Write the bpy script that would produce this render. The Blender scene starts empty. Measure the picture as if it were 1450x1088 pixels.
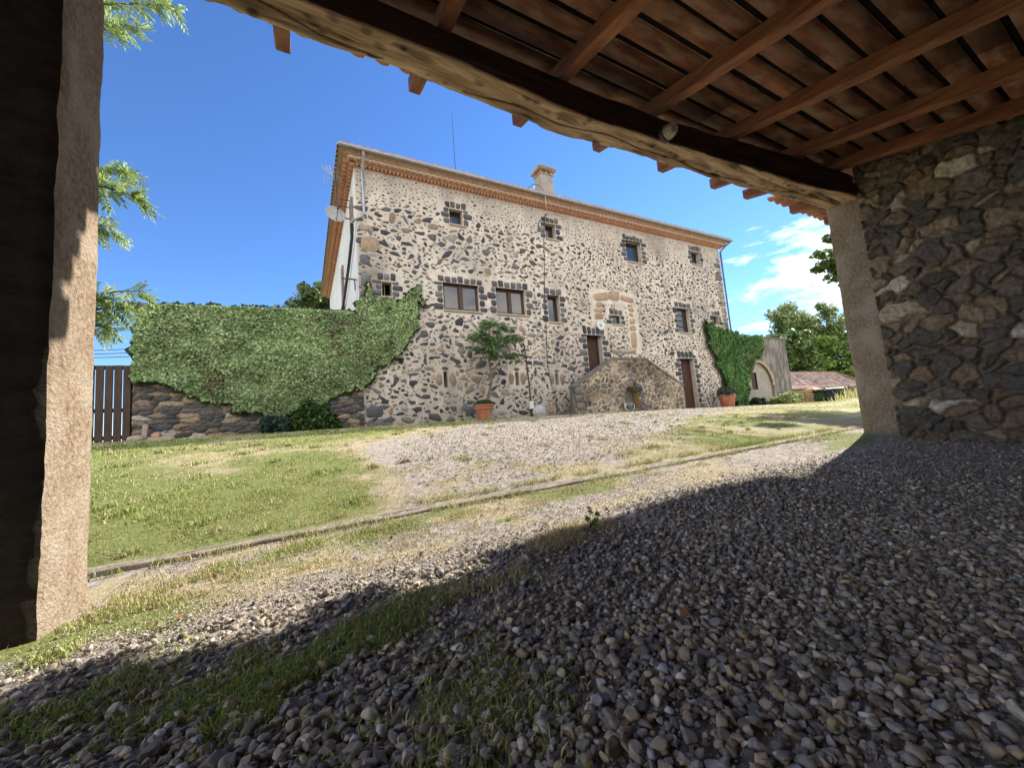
import bpy, math, random
import numpy as np
from mathutils import Matrix, Vector

# ------------------------------------------------------------------ camera, world, sun, exposure
C = bpy.context.scene.collection
SC = bpy.context.scene
R3 = np.array([[0.87848019, -0.02156334, 0.47729192],
               [-0.47126969, 0.12522884, 0.87305362],
               [-0.07859666, -0.99189352, 0.0998489]])
CAMH = 0.73
CAMP = np.array([0, 0, CAMH])
cam = bpy.data.cameras.new('camera')
cam.sensor_width = 36.0
cam.lens = 545.0 / 1450.0 * 36.0
cam.clip_start = 0.03
cam.clip_end = 3000
camo = bpy.data.objects.new('camera', cam)
C.objects.link(camo)
camo.matrix_world = Matrix(((R3[0, 0], -R3[0, 1], -R3[0, 2], 0), (R3[1, 0], -R3[1, 1], -R3[1, 2], 0),
                            (R3[2, 0], -R3[2, 1], -R3[2, 2], CAMH), (0, 0, 0, 1)))
SC.camera = camo

SUN_AZ = math.radians(77.5)      # from +Y (towards the house) turning to +X
SUN_EL = math.radians(32.4)
sd = bpy.data.lights.new('sun', 'SUN')
sd.energy = 2.8
sd.angle = math.radians(0.5)
sd.color = (1.0, 0.93, 0.82)
sun = bpy.data.objects.new('sun', sd)
C.objects.link(sun)
svec = Vector((math.sin(SUN_AZ) * math.cos(SUN_EL), math.cos(SUN_AZ) * math.cos(SUN_EL), math.sin(SUN_EL)))
sun.rotation_euler = svec.to_track_quat('Z', 'Y').to_euler()

world = bpy.data.worlds.new('World')
SC.world = world
world.use_nodes = True
wn, wl = world.node_tree.nodes, world.node_tree.links
wn.clear()
wo = wn.new('ShaderNodeOutputWorld')
bg = wn.new('ShaderNodeBackground')
sky = wn.new('ShaderNodeTexSky')
sky.sky_type = 'NISHITA'
sky.sun_disc = False
sky.sun_elevation = SUN_EL
sky.sun_rotation = SUN_AZ
sky.altitude = 400
sky.air_density = 1.0
sky.dust_density = 0.0
sky.ozone_density = 3.0
bg.inputs['Strength'].default_value = 0.076
# clouds low over the right-hand horizon
tc = wn.new('ShaderNodeTexCoord')
def wmath(op, a, b=None, c=None, clamp=False):
    n = wn.new('ShaderNodeMath'); n.operation = op; n.use_clamp = clamp
    for i, v in enumerate((a, b, c)):
        if v is None: continue
        if isinstance(v, (int, float)): n.inputs[i].default_value = v
        else: wl.new(v, n.inputs[i])
    return n.outputs[0]
sep = wn.new('ShaderNodeSeparateXYZ'); wl.new(tc.outputs['Generated'], sep.inputs[0])
mp = wn.new('ShaderNodeMapping'); mp.inputs['Scale'].default_value = (3.0, 3.0, 9.5)
mp.inputs['Location'].default_value = (0.4, 1.3, 0.35)
wl.new(tc.outputs['Generated'], mp.inputs[0])
nz = wn.new('ShaderNodeTexNoise'); nz.inputs['Scale'].default_value = 3.1; nz.inputs['Detail'].default_value = 9
nz.inputs['Roughness'].default_value = 0.60
wl.new(mp.outputs[0], nz.inputs['Vector'])
az = wmath('ARCTAN2', sep.outputs[0], sep.outputs[1])          # azimuth from +Y to +X
azf = wmath('MULTIPLY_ADD', az, 7.0, -7.1, True)                # 0 left of house end, 1 further right
elo = wmath('MULTIPLY_ADD', sep.outputs[2], 9.0, -0.9, True)
ehi = wmath('MULTIPLY_ADD', sep.outputs[2], -7.0, 3.05, True)
msk = wmath('MULTIPLY', wmath('MULTIPLY', azf, elo), ehi)
cl = wmath('ADD', nz.outputs['Fac'], wmath('MULTIPLY_ADD', msk, 0.31, -0.66))
clm = wmath('MULTIPLY', cl, 5.5, None, True)
clm = wmath('MULTIPLY', clm, wmath('MULTIPLY', msk, 6.0, None, True))
mixw = wn.new('ShaderNodeMixRGB'); wl.new(clm, mixw.inputs[0])
hsv = wn.new('ShaderNodeHueSaturation'); hsv.inputs['Saturation'].default_value = 1.12
hsv.inputs['Value'].default_value = 1.0
wl.new(sky.outputs[0], hsv.inputs['Color'])
tint = wn.new('ShaderNodeMixRGB'); tint.blend_type = 'MULTIPLY'; tint.inputs[0].default_value = 1; tint.inputs[2].default_value = (0.74, 0.83, 1.02, 1)
wl.new(hsv.outputs[0], tint.inputs[1]); wl.new(tint.outputs[0], mixw.inputs[1]); mixw.inputs[2].default_value = (5.6, 5.75, 6.0, 1)
# unseen bright cloud behind the shed, added as fill light for facade and interior
mp2 = wn.new('ShaderNodeMapping'); mp2.inputs['Scale'].default_value = (2.0, 2.0, 4.0); wl.new(tc.outputs['Generated'], mp2.inputs[0])
nz2 = wn.new('ShaderNodeTexNoise'); nz2.inputs['Scale'].default_value = 1.6; nz2.inputs['Detail'].default_value = 7; wl.new(mp2.outputs[0], nz2.inputs['Vector'])
opp = wmath('ADD', wmath('MULTIPLY', sep.outputs[0], -0.6), wmath('MULTIPLY', sep.outputs[1], -0.8))
back = wmath('MULTIPLY', wmath('MULTIPLY_ADD', opp, 3.0, -0.2, True), wmath('MULTIPLY_ADD', sep.outputs[2], 6.0, 0.0, True))
c2m = wmath('MULTIPLY', wmath('MULTIPLY_ADD', nz2.outputs['Fac'], 7.0, -2.7, True), back)
mix2 = wn.new('ShaderNodeMixRGB'); wl.new(c2m, mix2.inputs[0]); wl.new(mixw.outputs[0], mix2.inputs[1]); mix2.inputs[2].default_value = (14.0, 12.9, 11.6, 1)
wl.new(mix2.outputs[0], bg.inputs[0]); wl.new(bg.outputs[0], wo.inputs[0])

SC.view_settings.view_transform = 'Standard'
SC.view_settings.look = 'None'
SC.view_settings.exposure = 1.78
SC.view_settings.gamma = 1.0
SC.view_settings.use_curve_mapping = False
SC.cycles.max_bounces = 8
SC.cycles.diffuse_bounces = 5

rng = np.random.default_rng(7)
random.seed(7)

# ------------------------------------------------------------------ helpers
def ray(px, py):
    return R3 @ np.array([(px - 725) / 545.0, (py - 544) / 545.0, 1.0])
def at(px, py, y):
    """point of the plane y = const seen at a place of the photograph"""
    d = ray(px, py)
    return CAMP + d * (y / d[1])
def onx(px, py, x):
    d = ray(px, py)
    return CAMP + d * (x / d[0])
def bx4(x0, y0, x1, y1, Y):
    a, b, c, d = at(x0, y0, Y), at(x1, y1, Y), at(x0, y1, Y), at(x1, y0, Y)
    return (a[0] + c[0]) / 2, (b[0] + d[0]) / 2, (c[2] + b[2]) / 2, (a[2] + d[2]) / 2
def sstep(a, b, x):
    t = np.clip((x - a) / (b - a), 0, 1)
    return t * t * (3 - 2 * t)
_T = np.random.default_rng(3).random((64, 64, 64))
def vn(x, y, z=0.0):
    x, y, z = np.broadcast_arrays(np.asarray(x, float), np.asarray(y, float), np.asarray(z, float))
    xi, yi, zi = np.floor(x).astype(int), np.floor(y).astype(int), np.floor(z).astype(int)
    u, v, w = x - xi, y - yi, z - zi
    u, v, w = u * u * (3 - 2 * u), v * v * (3 - 2 * v), w * w * (3 - 2 * w)
    def h(a, b, c): return _T[(xi + a) & 63, (yi + b) & 63, (zi + c) & 63]
    r = ((h(0, 0, 0) * (1 - u) + h(1, 0, 0) * u) * (1 - v) + (h(0, 1, 0) * (1 - u) + h(1, 1, 0) * u) * v) * (1 - w) + \
        ((h(0, 0, 1) * (1 - u) + h(1, 0, 1) * u) * (1 - v) + (h(0, 1, 1) * (1 - u) + h(1, 1, 1) * u) * v) * w
    return r
def fbm(x, y, z=0.0, o=4, g=0.5):
    s, a, t = 0, 1, 0
    for i in range(o):
        s = s + a * vn(np.asarray(x) * 2 ** i + 7.3 * i, np.asarray(y) * 2 ** i + 3.1 * i, np.asarray(z) * 2 ** i + 1.7 * i)
        t += a; a *= g
    return s / t

def tag(o, label=None, cat=None, group=None, kind=None):
    if label: o['label'] = label
    if cat: o['category'] = cat
    if group: o['group'] = group
    if kind: o['kind'] = kind
    return o
def thing(name, label, cat, loc=(0, 0, 0), group=None):
    o = bpy.data.objects.new(name, None); C.objects.link(o); o.location = loc
    o.empty_display_size = 0.2
    return tag(o, label, cat, group)
def npmesh(name, V, F, mats, parent=None, smooth=False, col=None, mi=None):
    """V (n,3) world coordinates, F (m,k) or list of faces"""
    me = bpy.data.meshes.new(name)
    V = np.asarray(V, dtype=np.float32).copy()
    if parent is not None:
        p = parent; off = np.zeros(3)
        while p is not None:
            off += np.array(p.location); p = p.parent
        V = V - off.astype(np.float32)
    if isinstance(F, np.ndarray):
        n, k = F.shape
        me.vertices.add(len(V)); me.vertices.foreach_set('co', V.ravel())
        me.loops.add(n * k); me.loops.foreach_set('vertex_index', F.astype(np.int32).ravel())
        me.polygons.add(n); me.polygons.foreach_set('loop_start', np.arange(0, n * k, k, dtype=np.int32))
        try: me.polygons.foreach_set('loop_total', np.full(n, k, dtype=np.int32))
        except Exception: pass
        me.update(calc_edges=True)
    else:
        me.from_pydata([tuple(map(float, v)) for v in V], [], F)
    if not isinstance(mats, (list, tuple)): mats = [mats]
    for m in mats: me.materials.append(m)
    if mi is not None: me.polygons.foreach_set('material_index', np.asarray(mi, dtype=np.int32))
    if smooth is True: me.polygons.foreach_set('use_smooth', np.ones(len(me.polygons), dtype=bool))
    if col is not None:
        a = me.color_attributes.new('Col', 'FLOAT_COLOR', 'POINT')
        cc = np.ones((len(V), 4), dtype=np.float32); cc[:, :3] = col
        a.data.foreach_set('color', cc.ravel())
    me.validate()
    me.update()
    o = bpy.data.objects.new(name, me); C.objects.link(o)
    if parent is not None: o.parent = parent
    return o

class MB:
    """collects boxes, prisms, tubes, discs; .build links ONE mesh object"""
    def __init__(s): s.v = []; s.f = []; s.m = []; s.cur = 0
    def add(s, vs, fs):
        b = len(s.v); s.v += [tuple(map(float, v)) for v in vs]
        for f in fs: s.f.append([i + b for i in f]); s.m.append(s.cur)
    def box(s, x0, x1, y0, y1, z0, z1):
        s.hexa([(x0, y0, z0), (x1, y0, z0), (x1, y1, z0), (x0, y1, z0), (x0, y0, z1), (x1, y0, z1), (x1, y1, z1), (x0, y1, z1)])
    def hexa(s, p):
        s.add(p, [(3, 2, 1, 0), (4, 5, 6, 7), (0, 1, 5, 4), (1, 2, 6, 5), (2, 3, 7, 6), (3, 0, 4, 7)])
    def bbox(s, x0, x1, y0, y1, z0, z1, b=0.01):
        """box with bevelled vertical and horizontal edges (26-sided)"""
        X, Y, Z = (x0, x1), (y0, y1), (z0, z1)
        vs = []; idx = {}
        for i in (0, 1):
            for j in (0, 1):
                for k in (0, 1):
                    sx, sy, sz = (b if i == 0 else -b), (b if j == 0 else -b), (b if k == 0 else -b)
                    for ax in range(3):
                        p = [X[i] + sx, Y[j] + sy, Z[k] + sz]
                        p[ax] = (X[i], Y[j], Z[k])[ax]
                        idx[(i, j, k, ax)] = len(vs); vs.append(p)
        F = []
        for k in (0, 1): F.append([idx[(0, 0, k, 2)], idx[(1, 0, k, 2)], idx[(1, 1, k, 2)], idx[(0, 1, k, 2)]][::(1 if k else -1)])
        for j in (0, 1): F.append([idx[(0, j, 0, 1)], idx[(1, j, 0, 1)], idx[(1, j, 1, 1)], idx[(0, j, 1, 1)]][::(-1 if j else 1)])
        for i in (0, 1): F.append([idx[(i, 0, 0, 0)], idx[(i, 1, 0, 0)], idx[(i, 1, 1, 0)], idx[(i, 0, 1, 0)]][::(1 if i else -1)])
        for j in (0, 1):
            for k in (0, 1): F.append([idx[(0, j, k, 1)], idx[(1, j, k, 1)], idx[(1, j, k, 2)], idx[(0, j, k, 2)]])
        for i in (0, 1):
            for k in (0, 1): F.append([idx[(i, 0, k, 0)], idx[(i, 1, k, 0)], idx[(i, 1, k, 2)], idx[(i, 0, k, 2)]])
        for i in (0, 1):
            for j in (0, 1): F.append([idx[(i, j, 0, 0)], idx[(i, j, 1, 0)], idx[(i, j, 1, 1)], idx[(i, j, 0, 1)]])
        for i in (0, 1):
            for j in (0, 1):
                for k in (0, 1): F.append([idx[(i, j, k, a)] for a in range(3)])
        s.add(vs, F)
    def tube(s, pts, r, n=8, cap=True):
        pts = [Vector(p) for p in pts]
        if not isinstance(r, (list, tuple)): r = [r] * len(pts)
        vs = []
        t0 = (pts[1] - pts[0]).normalized()
        ref = Vector((0, 0, 1)) if abs(t0.z) < 0.9 else Vector((1, 0, 0))
        for i, p in enumerate(pts):
            a = pts[max(i - 1, 0)]; b = pts[min(i + 1, len(pts) - 1)]
            t = (b - a).normalized()
            u = t.cross(ref)
            if u.length < 1e-4: u = t.cross(Vector((0, 1, 0)))
            u.normalize(); w = t.cross(u).normalized()
            for k in range(n):
                an = 2 * math.pi * k / n
                vs.append(p + (u * math.cos(an) + w * math.sin(an)) * r[i])
        fs = []
        for i in range(len(pts) - 1):
            for k in range(n):
                fs.append((i * n + k, i * n + (k + 1) % n, (i + 1) * n + (k + 1) % n, (i + 1) * n + k))
        if cap:
            fs.append(list(range(n))[::-1]); fs.append([(len(pts) - 1) * n + k for k in range(n)])
        s.add(vs, fs)
    def lathe(s, c, prof, n=24):
        vs = []
        for (r, z) in prof:
            for k in range(n):
                an = 2 * math.pi * k / n
                vs.append((c[0] + r * math.cos(an), c[1] + r * math.sin(an), c[2] + z))
        fs = []
        for i in range(len(prof) - 1):
            for k in range(n):
                fs.append((i * n + k, i * n + (k + 1) % n, (i + 1) * n + (k + 1) % n, (i + 1) * n + k))
        s.add(vs, fs)
    def build(s, name, mats, parent=None, smooth=False, smooth_angle=None):
        o = npmesh(name, np.array(s.v), s.f, mats, parent, smooth, mi=s.m)
        if smooth_angle:
            o.data.polygons.foreach_set('use_smooth', np.ones(len(o.data.polygons), dtype=bool))
            try: o.data.set_sharp_from_angle(angle=math.radians(smooth_angle))
            except Exception: pass
        return o

# ------------------------------------------------------------------ materials
def mat(name, c1, c2=None, scale=5.0, rough=0.85, bump=0.0, bscale=40.0, vcol=False, stretch=(1, 1, 1), spec=0.3,
        detail=6, c3=None, scale3=0.7, k3=0.5, metal=0.0, trans=0.0, bdist=0.02):
    m = bpy.data.materials.new(name); m.use_nodes = True
    nt = m.node_tree; n = nt.nodes; l = nt.links
    b = n['Principled BSDF']
    b.inputs['Roughness'].default_value = rough
    b.inputs['Specular IOR Level'].default_value = spec
    b.inputs['Metallic'].default_value = metal
    tcn = n.new('ShaderNodeTexCoord')
    mpn = n.new('ShaderNodeMapping'); mpn.inputs['Scale'].default_value = stretch
    l.new(tcn.outputs['Object'], mpn.inputs[0])
    c2 = c2 or c1
    nz = n.new('ShaderNodeTexNoise'); nz.inputs['Scale'].default_value = scale; nz.inputs['Detail'].default_value = detail
    nz.inputs['Roughness'].default_value = 0.6
    l.new(mpn.outputs[0], nz.inputs['Vector'])
    rp = n.new('ShaderNodeValToRGB'); l.new(nz.outputs['Fac'], rp.inputs[0])
    rp.color_ramp.elements[0].position = 0.32; rp.color_ramp.elements[0].color = (*c1, 1)
    rp.color_ramp.elements[1].position = 0.68; rp.color_ramp.elements[1].color = (*c2, 1)
    out = rp.outputs[0]
    if c3:
        n3 = n.new('ShaderNodeTexNoise'); n3.inputs['Scale'].default_value = scale3; n3.inputs['Detail'].default_value = 4
        l.new(mpn.outputs[0], n3.inputs['Vector'])
        r3 = n.new('ShaderNodeValToRGB'); l.new(n3.outputs['Fac'], r3.inputs[0])
        r3.color_ramp.elements[0].position = 0.45; r3.color_ramp.elements[0].color = (0, 0, 0, 1)
        r3.color_ramp.elements[1].position = 0.65; r3.color_ramp.elements[1].color = (k3, k3, k3, 1)
        mx = n.new('ShaderNodeMixRGB'); l.new(r3.outputs[0], mx.inputs[0]); l.new(out, mx.inputs[1])
        mx.inputs[2].default_value = (*c3, 1); out = mx.outputs[0]
    if vcol:
        at_ = n.new('ShaderNodeAttribute'); at_.attribute_name = 'Col'
        mx = n.new('ShaderNodeMixRGB'); mx.blend_type = 'MULTIPLY'; mx.inputs[0].default_value = 1
        l.new(out, mx.inputs[1]); l.new(at_.outputs['Color'], mx.inputs[2]); out = mx.outputs[0]
    l.new(out, b.inputs['Base Color'])
    if bump > 0:
        bn = n.new('ShaderNodeTexNoise'); bn.inputs['Scale'].default_value = bscale; bn.inputs['Detail'].default_value = 8
        bn.inputs['Roughness'].default_value = 0.65
        l.new(mpn.outputs[0], bn.inputs['Vector'])
        bp = n.new('ShaderNodeBump'); bp.inputs['Strength'].default_value = bump; bp.inputs['Distance'].default_value = bdist
        l.new(bn.outputs['Fac'], bp.inputs['Height']); l.new(bp.outputs[0], b.inputs['Normal'])
    if trans > 0:
        tr = n.new('ShaderNodeBsdfTranslucent'); l.new(out, tr.inputs[0])
        ms = n.new('ShaderNodeMixShader'); ms.inputs[0].default_value = trans
        l.new(b.outputs[0], ms.inputs[1]); l.new(tr.outputs[0], ms.inputs[2])
        l.new(ms.outputs[0], n['Material Output'].inputs['Surface'])
    return m

W1 = (1, 1, 1); W0 = (0.72, 0.72, 0.72)
M = dict(
    stone=mat('stone', (0.6, 0.6, 0.6), (1.25, 1.22, 1.18), 24, 0.88, 0.9, 38, vcol=True, bdist=0.02),
    stone_far=mat('stone_far', (0.7, 0.7, 0.7), (1.2, 1.2, 1.2), 9, 0.9, 0.5, 20, vcol=True),
    mortar=mat('mortar', (0.52, 0.445, 0.345), (0.66, 0.58, 0.465), 3.2, 0.95, 0.5, 16, c3=(0.44, 0.40, 0.34), scale3=0.55, k3=0.75, bdist=0.03),
    mortar_wall=mat('mortar_wall', (0.50, 0.44, 0.365), (0.70, 0.635, 0.545), 3.6, 0.95, 0.7, 14, vcol=True, c3=(0.46, 0.42, 0.36), scale3=0.8, k3=0.55, bdist=0.03),
    roughcast=mat('roughcast', (0.24, 0.175, 0.12), (0.55, 0.42, 0.30), 32, 0.95, 1.0, 55, c3=(0.62, 0.53, 0.42), scale3=3.0, k3=0.6, bdist=0.035),
    whitewash=mat('whitewash', (0.66, 0.64, 0.60), (0.80, 0.79, 0.76), 1.6, 0.9, 0.3, 14, stretch=(1, 1, 0.35), c3=(0.50, 0.47, 0.43), scale3=1.2, k3=0.5),
    dark_plaster=mat('dark_plaster', (0.10, 0.08, 0.065), (0.17, 0.14, 0.11), 3, 0.95, 0.6, 18),
    shadeface=mat('shade_painted_render', (0.022, 0.017, 0.012), (0.06, 0.045, 0.03), 5, 0.95, 0.8, 30, stretch=(1, 1, 2.0)),  # near-black tone stands for shade on the left pillar's interior face
    beam=mat('beam_wood', (0.30, 0.19, 0.115), (0.72, 0.53, 0.36), 7, 0.75, 1.0, 26, stretch=(0.28, 2.4, 2.4), vcol=True, c3=(0.30, 0.185, 0.10), scale3=3.0, k3=0.7),
    rafter=mat('rafter_wood', (0.17, 0.058, 0.028), (0.38, 0.16, 0.075), 6, 0.6, 0.6, 25, stretch=(3, 0.35, 3), c3=(0.10, 0.045, 0.022), scale3=2, k3=0.6),
    board=mat('board_wood', (0.10, 0.036, 0.020), (0.30, 0.125, 0.065), 4, 0.75, 0.7, 28, stretch=(0.8, 2.2, 2.2), vcol=True, c3=(0.42, 0.31, 0.22), scale3=3.4, k3=0.5),
    darkwood=mat('dark_wood', (0.035, 0.016, 0.010), (0.075, 0.036, 0.02), 6, 0.55, 0.3, 40, stretch=(3, 3, 0.4)),
    framewood=mat('frame_wood', (0.045, 0.024, 0.016), (0.085, 0.045, 0.03), 7, 0.5, 0.2, 30),
    gatewood=mat('gate_wood', (0.045, 0.028, 0.02), (0.09, 0.056, 0.04), 7, 0.7, 0.3, 40, stretch=(4, 4, 0.4)),
    greywood=mat('grey_wood', (0.25, 0.20, 0.15), (0.40, 0.33, 0.25), 10, 0.85, 0.3, 40),
    brick=mat('brick', (0.50, 0.19, 0.095), (0.64, 0.32, 0.18), 5, 0.85, 0.3, 30),
    brickpale=mat('pale_brick', (0.38, 0.25, 0.17), (0.52, 0.37, 0.26), 5, 0.85, 0.3, 30),
    tile=mat('roof_tile', (0.26, 0.17, 0.125), (0.46, 0.32, 0.235), 4, 0.9, 0.4, 25, c3=(0.24, 0.225, 0.2), scale3=1.4, k3=0.8),
    tilered=mat('red_tile', (0.36, 0.14, 0.075), (0.5, 0.24, 0.13), 6, 0.85, 0.3, 25),
    metal=mat('zinc', (0.30, 0.31, 0.32), (0.42, 0.43, 0.44), 8, 0.45, 0.05, 20, metal=0.6),
    darkmetal=mat('dark_metal', (0.035, 0.035, 0.037), (0.06, 0.06, 0.06), 8, 0.5, 0.05, 20),
    cable=mat('cable_rubber', (0.02, 0.02, 0.02), (0.035, 0.035, 0.035), 8, 0.6),
    palecable=mat('pale_cable', (0.5, 0.42, 0.33), (0.6, 0.5, 0.4), 8, 0.6),
    concrete=mat('concrete', (0.30, 0.255, 0.20), (0.50, 0.44, 0.35), 14, 0.95, 0.8, 60, c3=(0.22, 0.19, 0.14), scale3=3, k3=0.6, bdist=0.012),
    groove=mat('groove_dirt', (0.07, 0.055, 0.04), (0.13, 0.10, 0.075), 14, 0.95, 0.6, 60),
    coping=mat('coping', (0.10, 0.095, 0.085), (0.19, 0.175, 0.15), 6, 0.9, 0.5, 25),
    sill=mat('sill_stone', (0.30, 0.26, 0.20), (0.42, 0.36, 0.28), 9, 0.85, 0.3, 30),
    terracotta=mat('terracotta', (0.33, 0.115, 0.06), (0.46, 0.18, 0.10), 5, 0.75, 0.2, 30, c3=(0.5, 0.33, 0.25), scale3=3, k3=0.4),
    soil=mat('soil', (0.03, 0.022, 0.016), (0.06, 0.045, 0.032), 30, 0.95, 0.8, 60),
    bark=mat('bark', (0.09, 0.07, 0.05), (0.19, 0.15, 0.11), 9, 0.9, 0.8, 35, stretch=(2.5, 2.5, 0.6)),
    leaf=mat('leaf', (0.75, 0.75, 0.75), (1.2, 1.2, 1.2), 1.6, 0.45, vcol=True, spec=0.5, trans=0.42),
    grass=mat('grass_blade', (0.8, 0.8, 0.8), (1.15, 1.15, 1.15), 1.3, 0.6, vcol=True, spec=0.3, trans=0.25),
    gravel=mat('gravel_stone', (0.75, 0.75, 0.75), (1.2, 1.2, 1.2), 60, 0.75, 0.25, 120, vcol=True, spec=0.35, bdist=0.004),
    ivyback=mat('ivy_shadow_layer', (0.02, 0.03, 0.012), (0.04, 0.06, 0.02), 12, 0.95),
    white=mat('white_plastic', (0.62, 0.62, 0.58), (0.72, 0.72, 0.68), 5, 0.5),
    dish=mat('dish_grey', (0.30, 0.31, 0.31), (0.40, 0.41, 0.41), 5, 0.5),
    wire=mat('steel_wire', (0.5, 0.47, 0.4), (0.65, 0.62, 0.55), 9, 0.35, metal=0.7),
    teal=mat('hose_plastic', (0.05, 0.20, 0.20), (0.10, 0.30, 0.28), 9, 0.4),
    palehose=mat('pale_hose', (0.5, 0.55, 0.5), (0.65, 0.68, 0.62), 9, 0.4),
    lichen=mat('dark_lichen_plaster', (0.07, 0.066, 0.064), (0.18, 0.165, 0.15), 5, 0.95, 0.6, 20, stretch=(1.6, 1.6, 0.45), c3=(0.36, 0.32, 0.27), scale3=2.3, k3=0.6),
    palewall=mat('pale_render', (0.26, 0.23, 0.195), (0.40, 0.355, 0.30), 3, 0.95, 0.5, 18, c3=(0.28, 0.26, 0.24), scale3=1.5, k3=0.6),
    yellowwall=mat('yellow_render', (0.50, 0.38, 0.22), (0.66, 0.52, 0.33), 3, 0.95, 0.4, 18),
    ochre=mat('ochre_render', (0.22, 0.15, 0.07), (0.45, 0.33, 0.17), 6, 0.95, 0.5, 25),
    net=mat('dark_hedge_net', (0.02, 0.026, 0.024), (0.04, 0.05, 0.045), 9, 0.9, 0.5, 40),
    dark=mat('room_dark', (0.008, 0.007, 0.006), (0.014, 0.012, 0.010), 3, 1.0, spec=0.0),
    shutterbrown=mat('side_shutter', (0.20, 0.12, 0.10), (0.28, 0.18, 0.15), 4, 0.7),
    glass=mat('window_glass', (0.015, 0.018, 0.02), (0.03, 0.032, 0.035), 2, 0.04, spec=1.0, bump=0.12, bscale=2.0),
    frost=mat('lamp_glass', (0.30, 0.28, 0.21), (0.42, 0.39, 0.31), 25, 0.35),
)
M['glass'].node_tree.nodes['Principled BSDF'].inputs['IOR'].default_value = 1.55

# ------------------------------------------------------------------ ground
CU0 = np.array([-1.2, 3.45]); CU1 = np.array([9.0, 2.78])        # near edge of the concrete edging, plan view
def curb_y(x): return CU0[1] + (x - CU0[0]) * (CU1[1] - CU0[1]) / (CU1[0] - CU0[0])
def ground0(x, y):
    x = np.asarray(x, float); y = np.asarray(y, float)
    cy_ = curb_y(np.clip(x, -6, 12))
    fl = (0.0145 + 0.0237 * np.clip(x, -4, 10)) * (0.3 + 0.7 * sstep(1.0, 3.0, y)) + 0.04 * np.exp(-((x - 7.2) / 0.7) ** 2 - ((y - 2.45) / 0.35) ** 2)
    P = 1.06 - 0.0145 * np.clip(x, -30, 32) - 0.009 * np.clip(x - 8, 0, 14)
    t = np.maximum(y - cy_ - 0.05, 0)
    z = fl * np.exp(-t / 0.9) + P * (1 - np.exp(-t / 4.0)) + 0.02 * sstep(-0.02, 0.05, y - cy_)
    z = z + 0.42 * np.exp(-((x - 17.6) / 1.9) ** 2 - ((y - 5.2) / 1.3) ** 2)
    far = np.sqrt(x ** 2 + y ** 2)
    z = z - 0.9 * sstep(33, 60, far) - 0.00 * far
    return z
def ground_z(x, y):
    x = np.asarray(x, float); y = np.asarray(y, float)
    b = (fbm(x * 1.3, y * 1.3, 4.0, 3) - 0.5) * 0.035
    b = b + 0.035 * np.exp(-((x - 2.6) / 0.7) ** 2 - ((y - 2.1) / 0.16) ** 2)
    return ground0(x, y) + b * (0.3 + 0.7 * sstep(0.1, 0.5, np.abs(y - curb_y(np.clip(x, -6, 12)))))

def pin(x, y, poly):
    """soft inside test: crossing number"""
    inside = np.zeros(np.shape(x), bool)
    n = len(poly)
    for i in range(n):
        x0, y0 = poly[i]; x1, y1 = poly[(i + 1) % n]
        c = ((y0 > y) != (y1 > y)) & (x < (x1 - x0) * (y - y0) / (y1 - y0 + 1e-12) + x0)
        inside ^= c
    return inside
DRIVE = [(1.3, 3.7), (2.2, 3.45), (3.3, 3.5), (4.4, 4.0), (5.5, 4.9), (7.4, 5.9), (11, 6.9), (18, 8.0), (18, 10.3), (11, 11.2), (7.0, 10.8), (4.9, 9.9), (3.1, 8.0), (1.6, 6.2), (.8, 4.9)]
def masks(x, y):
    """grass, straw, stone cover fractions of the courtyard"""
    x = np.asarray(x, float); y = np.asarray(y, float)
    n1 = fbm(x * 0.9 + 3, y * 0.9, 1.0, 4); n2 = fbm(x * 3.1, y * 3.1 + 9, 2.0, 3)
    wx = x + (n1 - 0.5) * 2.6 + (n2 - .5) * 1.4; wy = y + (n2 - 0.5) * 2.0
    drive = sum(pin(wx + ox, wy + oy, DRIVE).astype(float) for ox, oy in ((0, 0), (.45, .1), (-.45, -.1), (.2, .45), (-.2, -.45), (.8, -.3), (-.8, .3), (-1.1, 0), (.1, -.7))) / 9.0
    drive = np.clip(drive * 1.5, 0, 1)
    lawn = sstep(0.02, 0.14, y - curb_y(np.clip(x, -6, 12)))
    straw = np.clip((n1 - 0.41) * 4.6 + 0.20 + 0.28 * sstep(1.0, 4.5, x) - 0.15 * sstep(6, 9, y) * (x < 2), 0, 1)
    grass = lawn * (1 - drive) * np.clip(1.15 - straw * 0.75, 0, 1)
    # strip between the shade and the edging
    strip = sstep(2.05, 2.4, y) * (1 - sstep(-0.12, 0.0, y - curb_y(np.clip(x, -6, 12))))
    sg = strip * np.clip((n1 - 0.52) * 7 - 0.16 * np.maximum(x - 1.0, 0), 0, 1)
    near = (1 - lawn) * np.clip((n2 - 0.60) * 4, 0, 1) * 0.2
    grass = np.maximum(grass, np.maximum(sg, near))
    ststrip = strip * np.clip((n2 - 0.30) * 3, 0, 1) * (1 - 0.7 * sstep(2.5, 5, x))
    straw = np.maximum(lawn * straw * (1 - 0.92 * drive), ststrip)
    return grass, straw, drive, lawn

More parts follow.
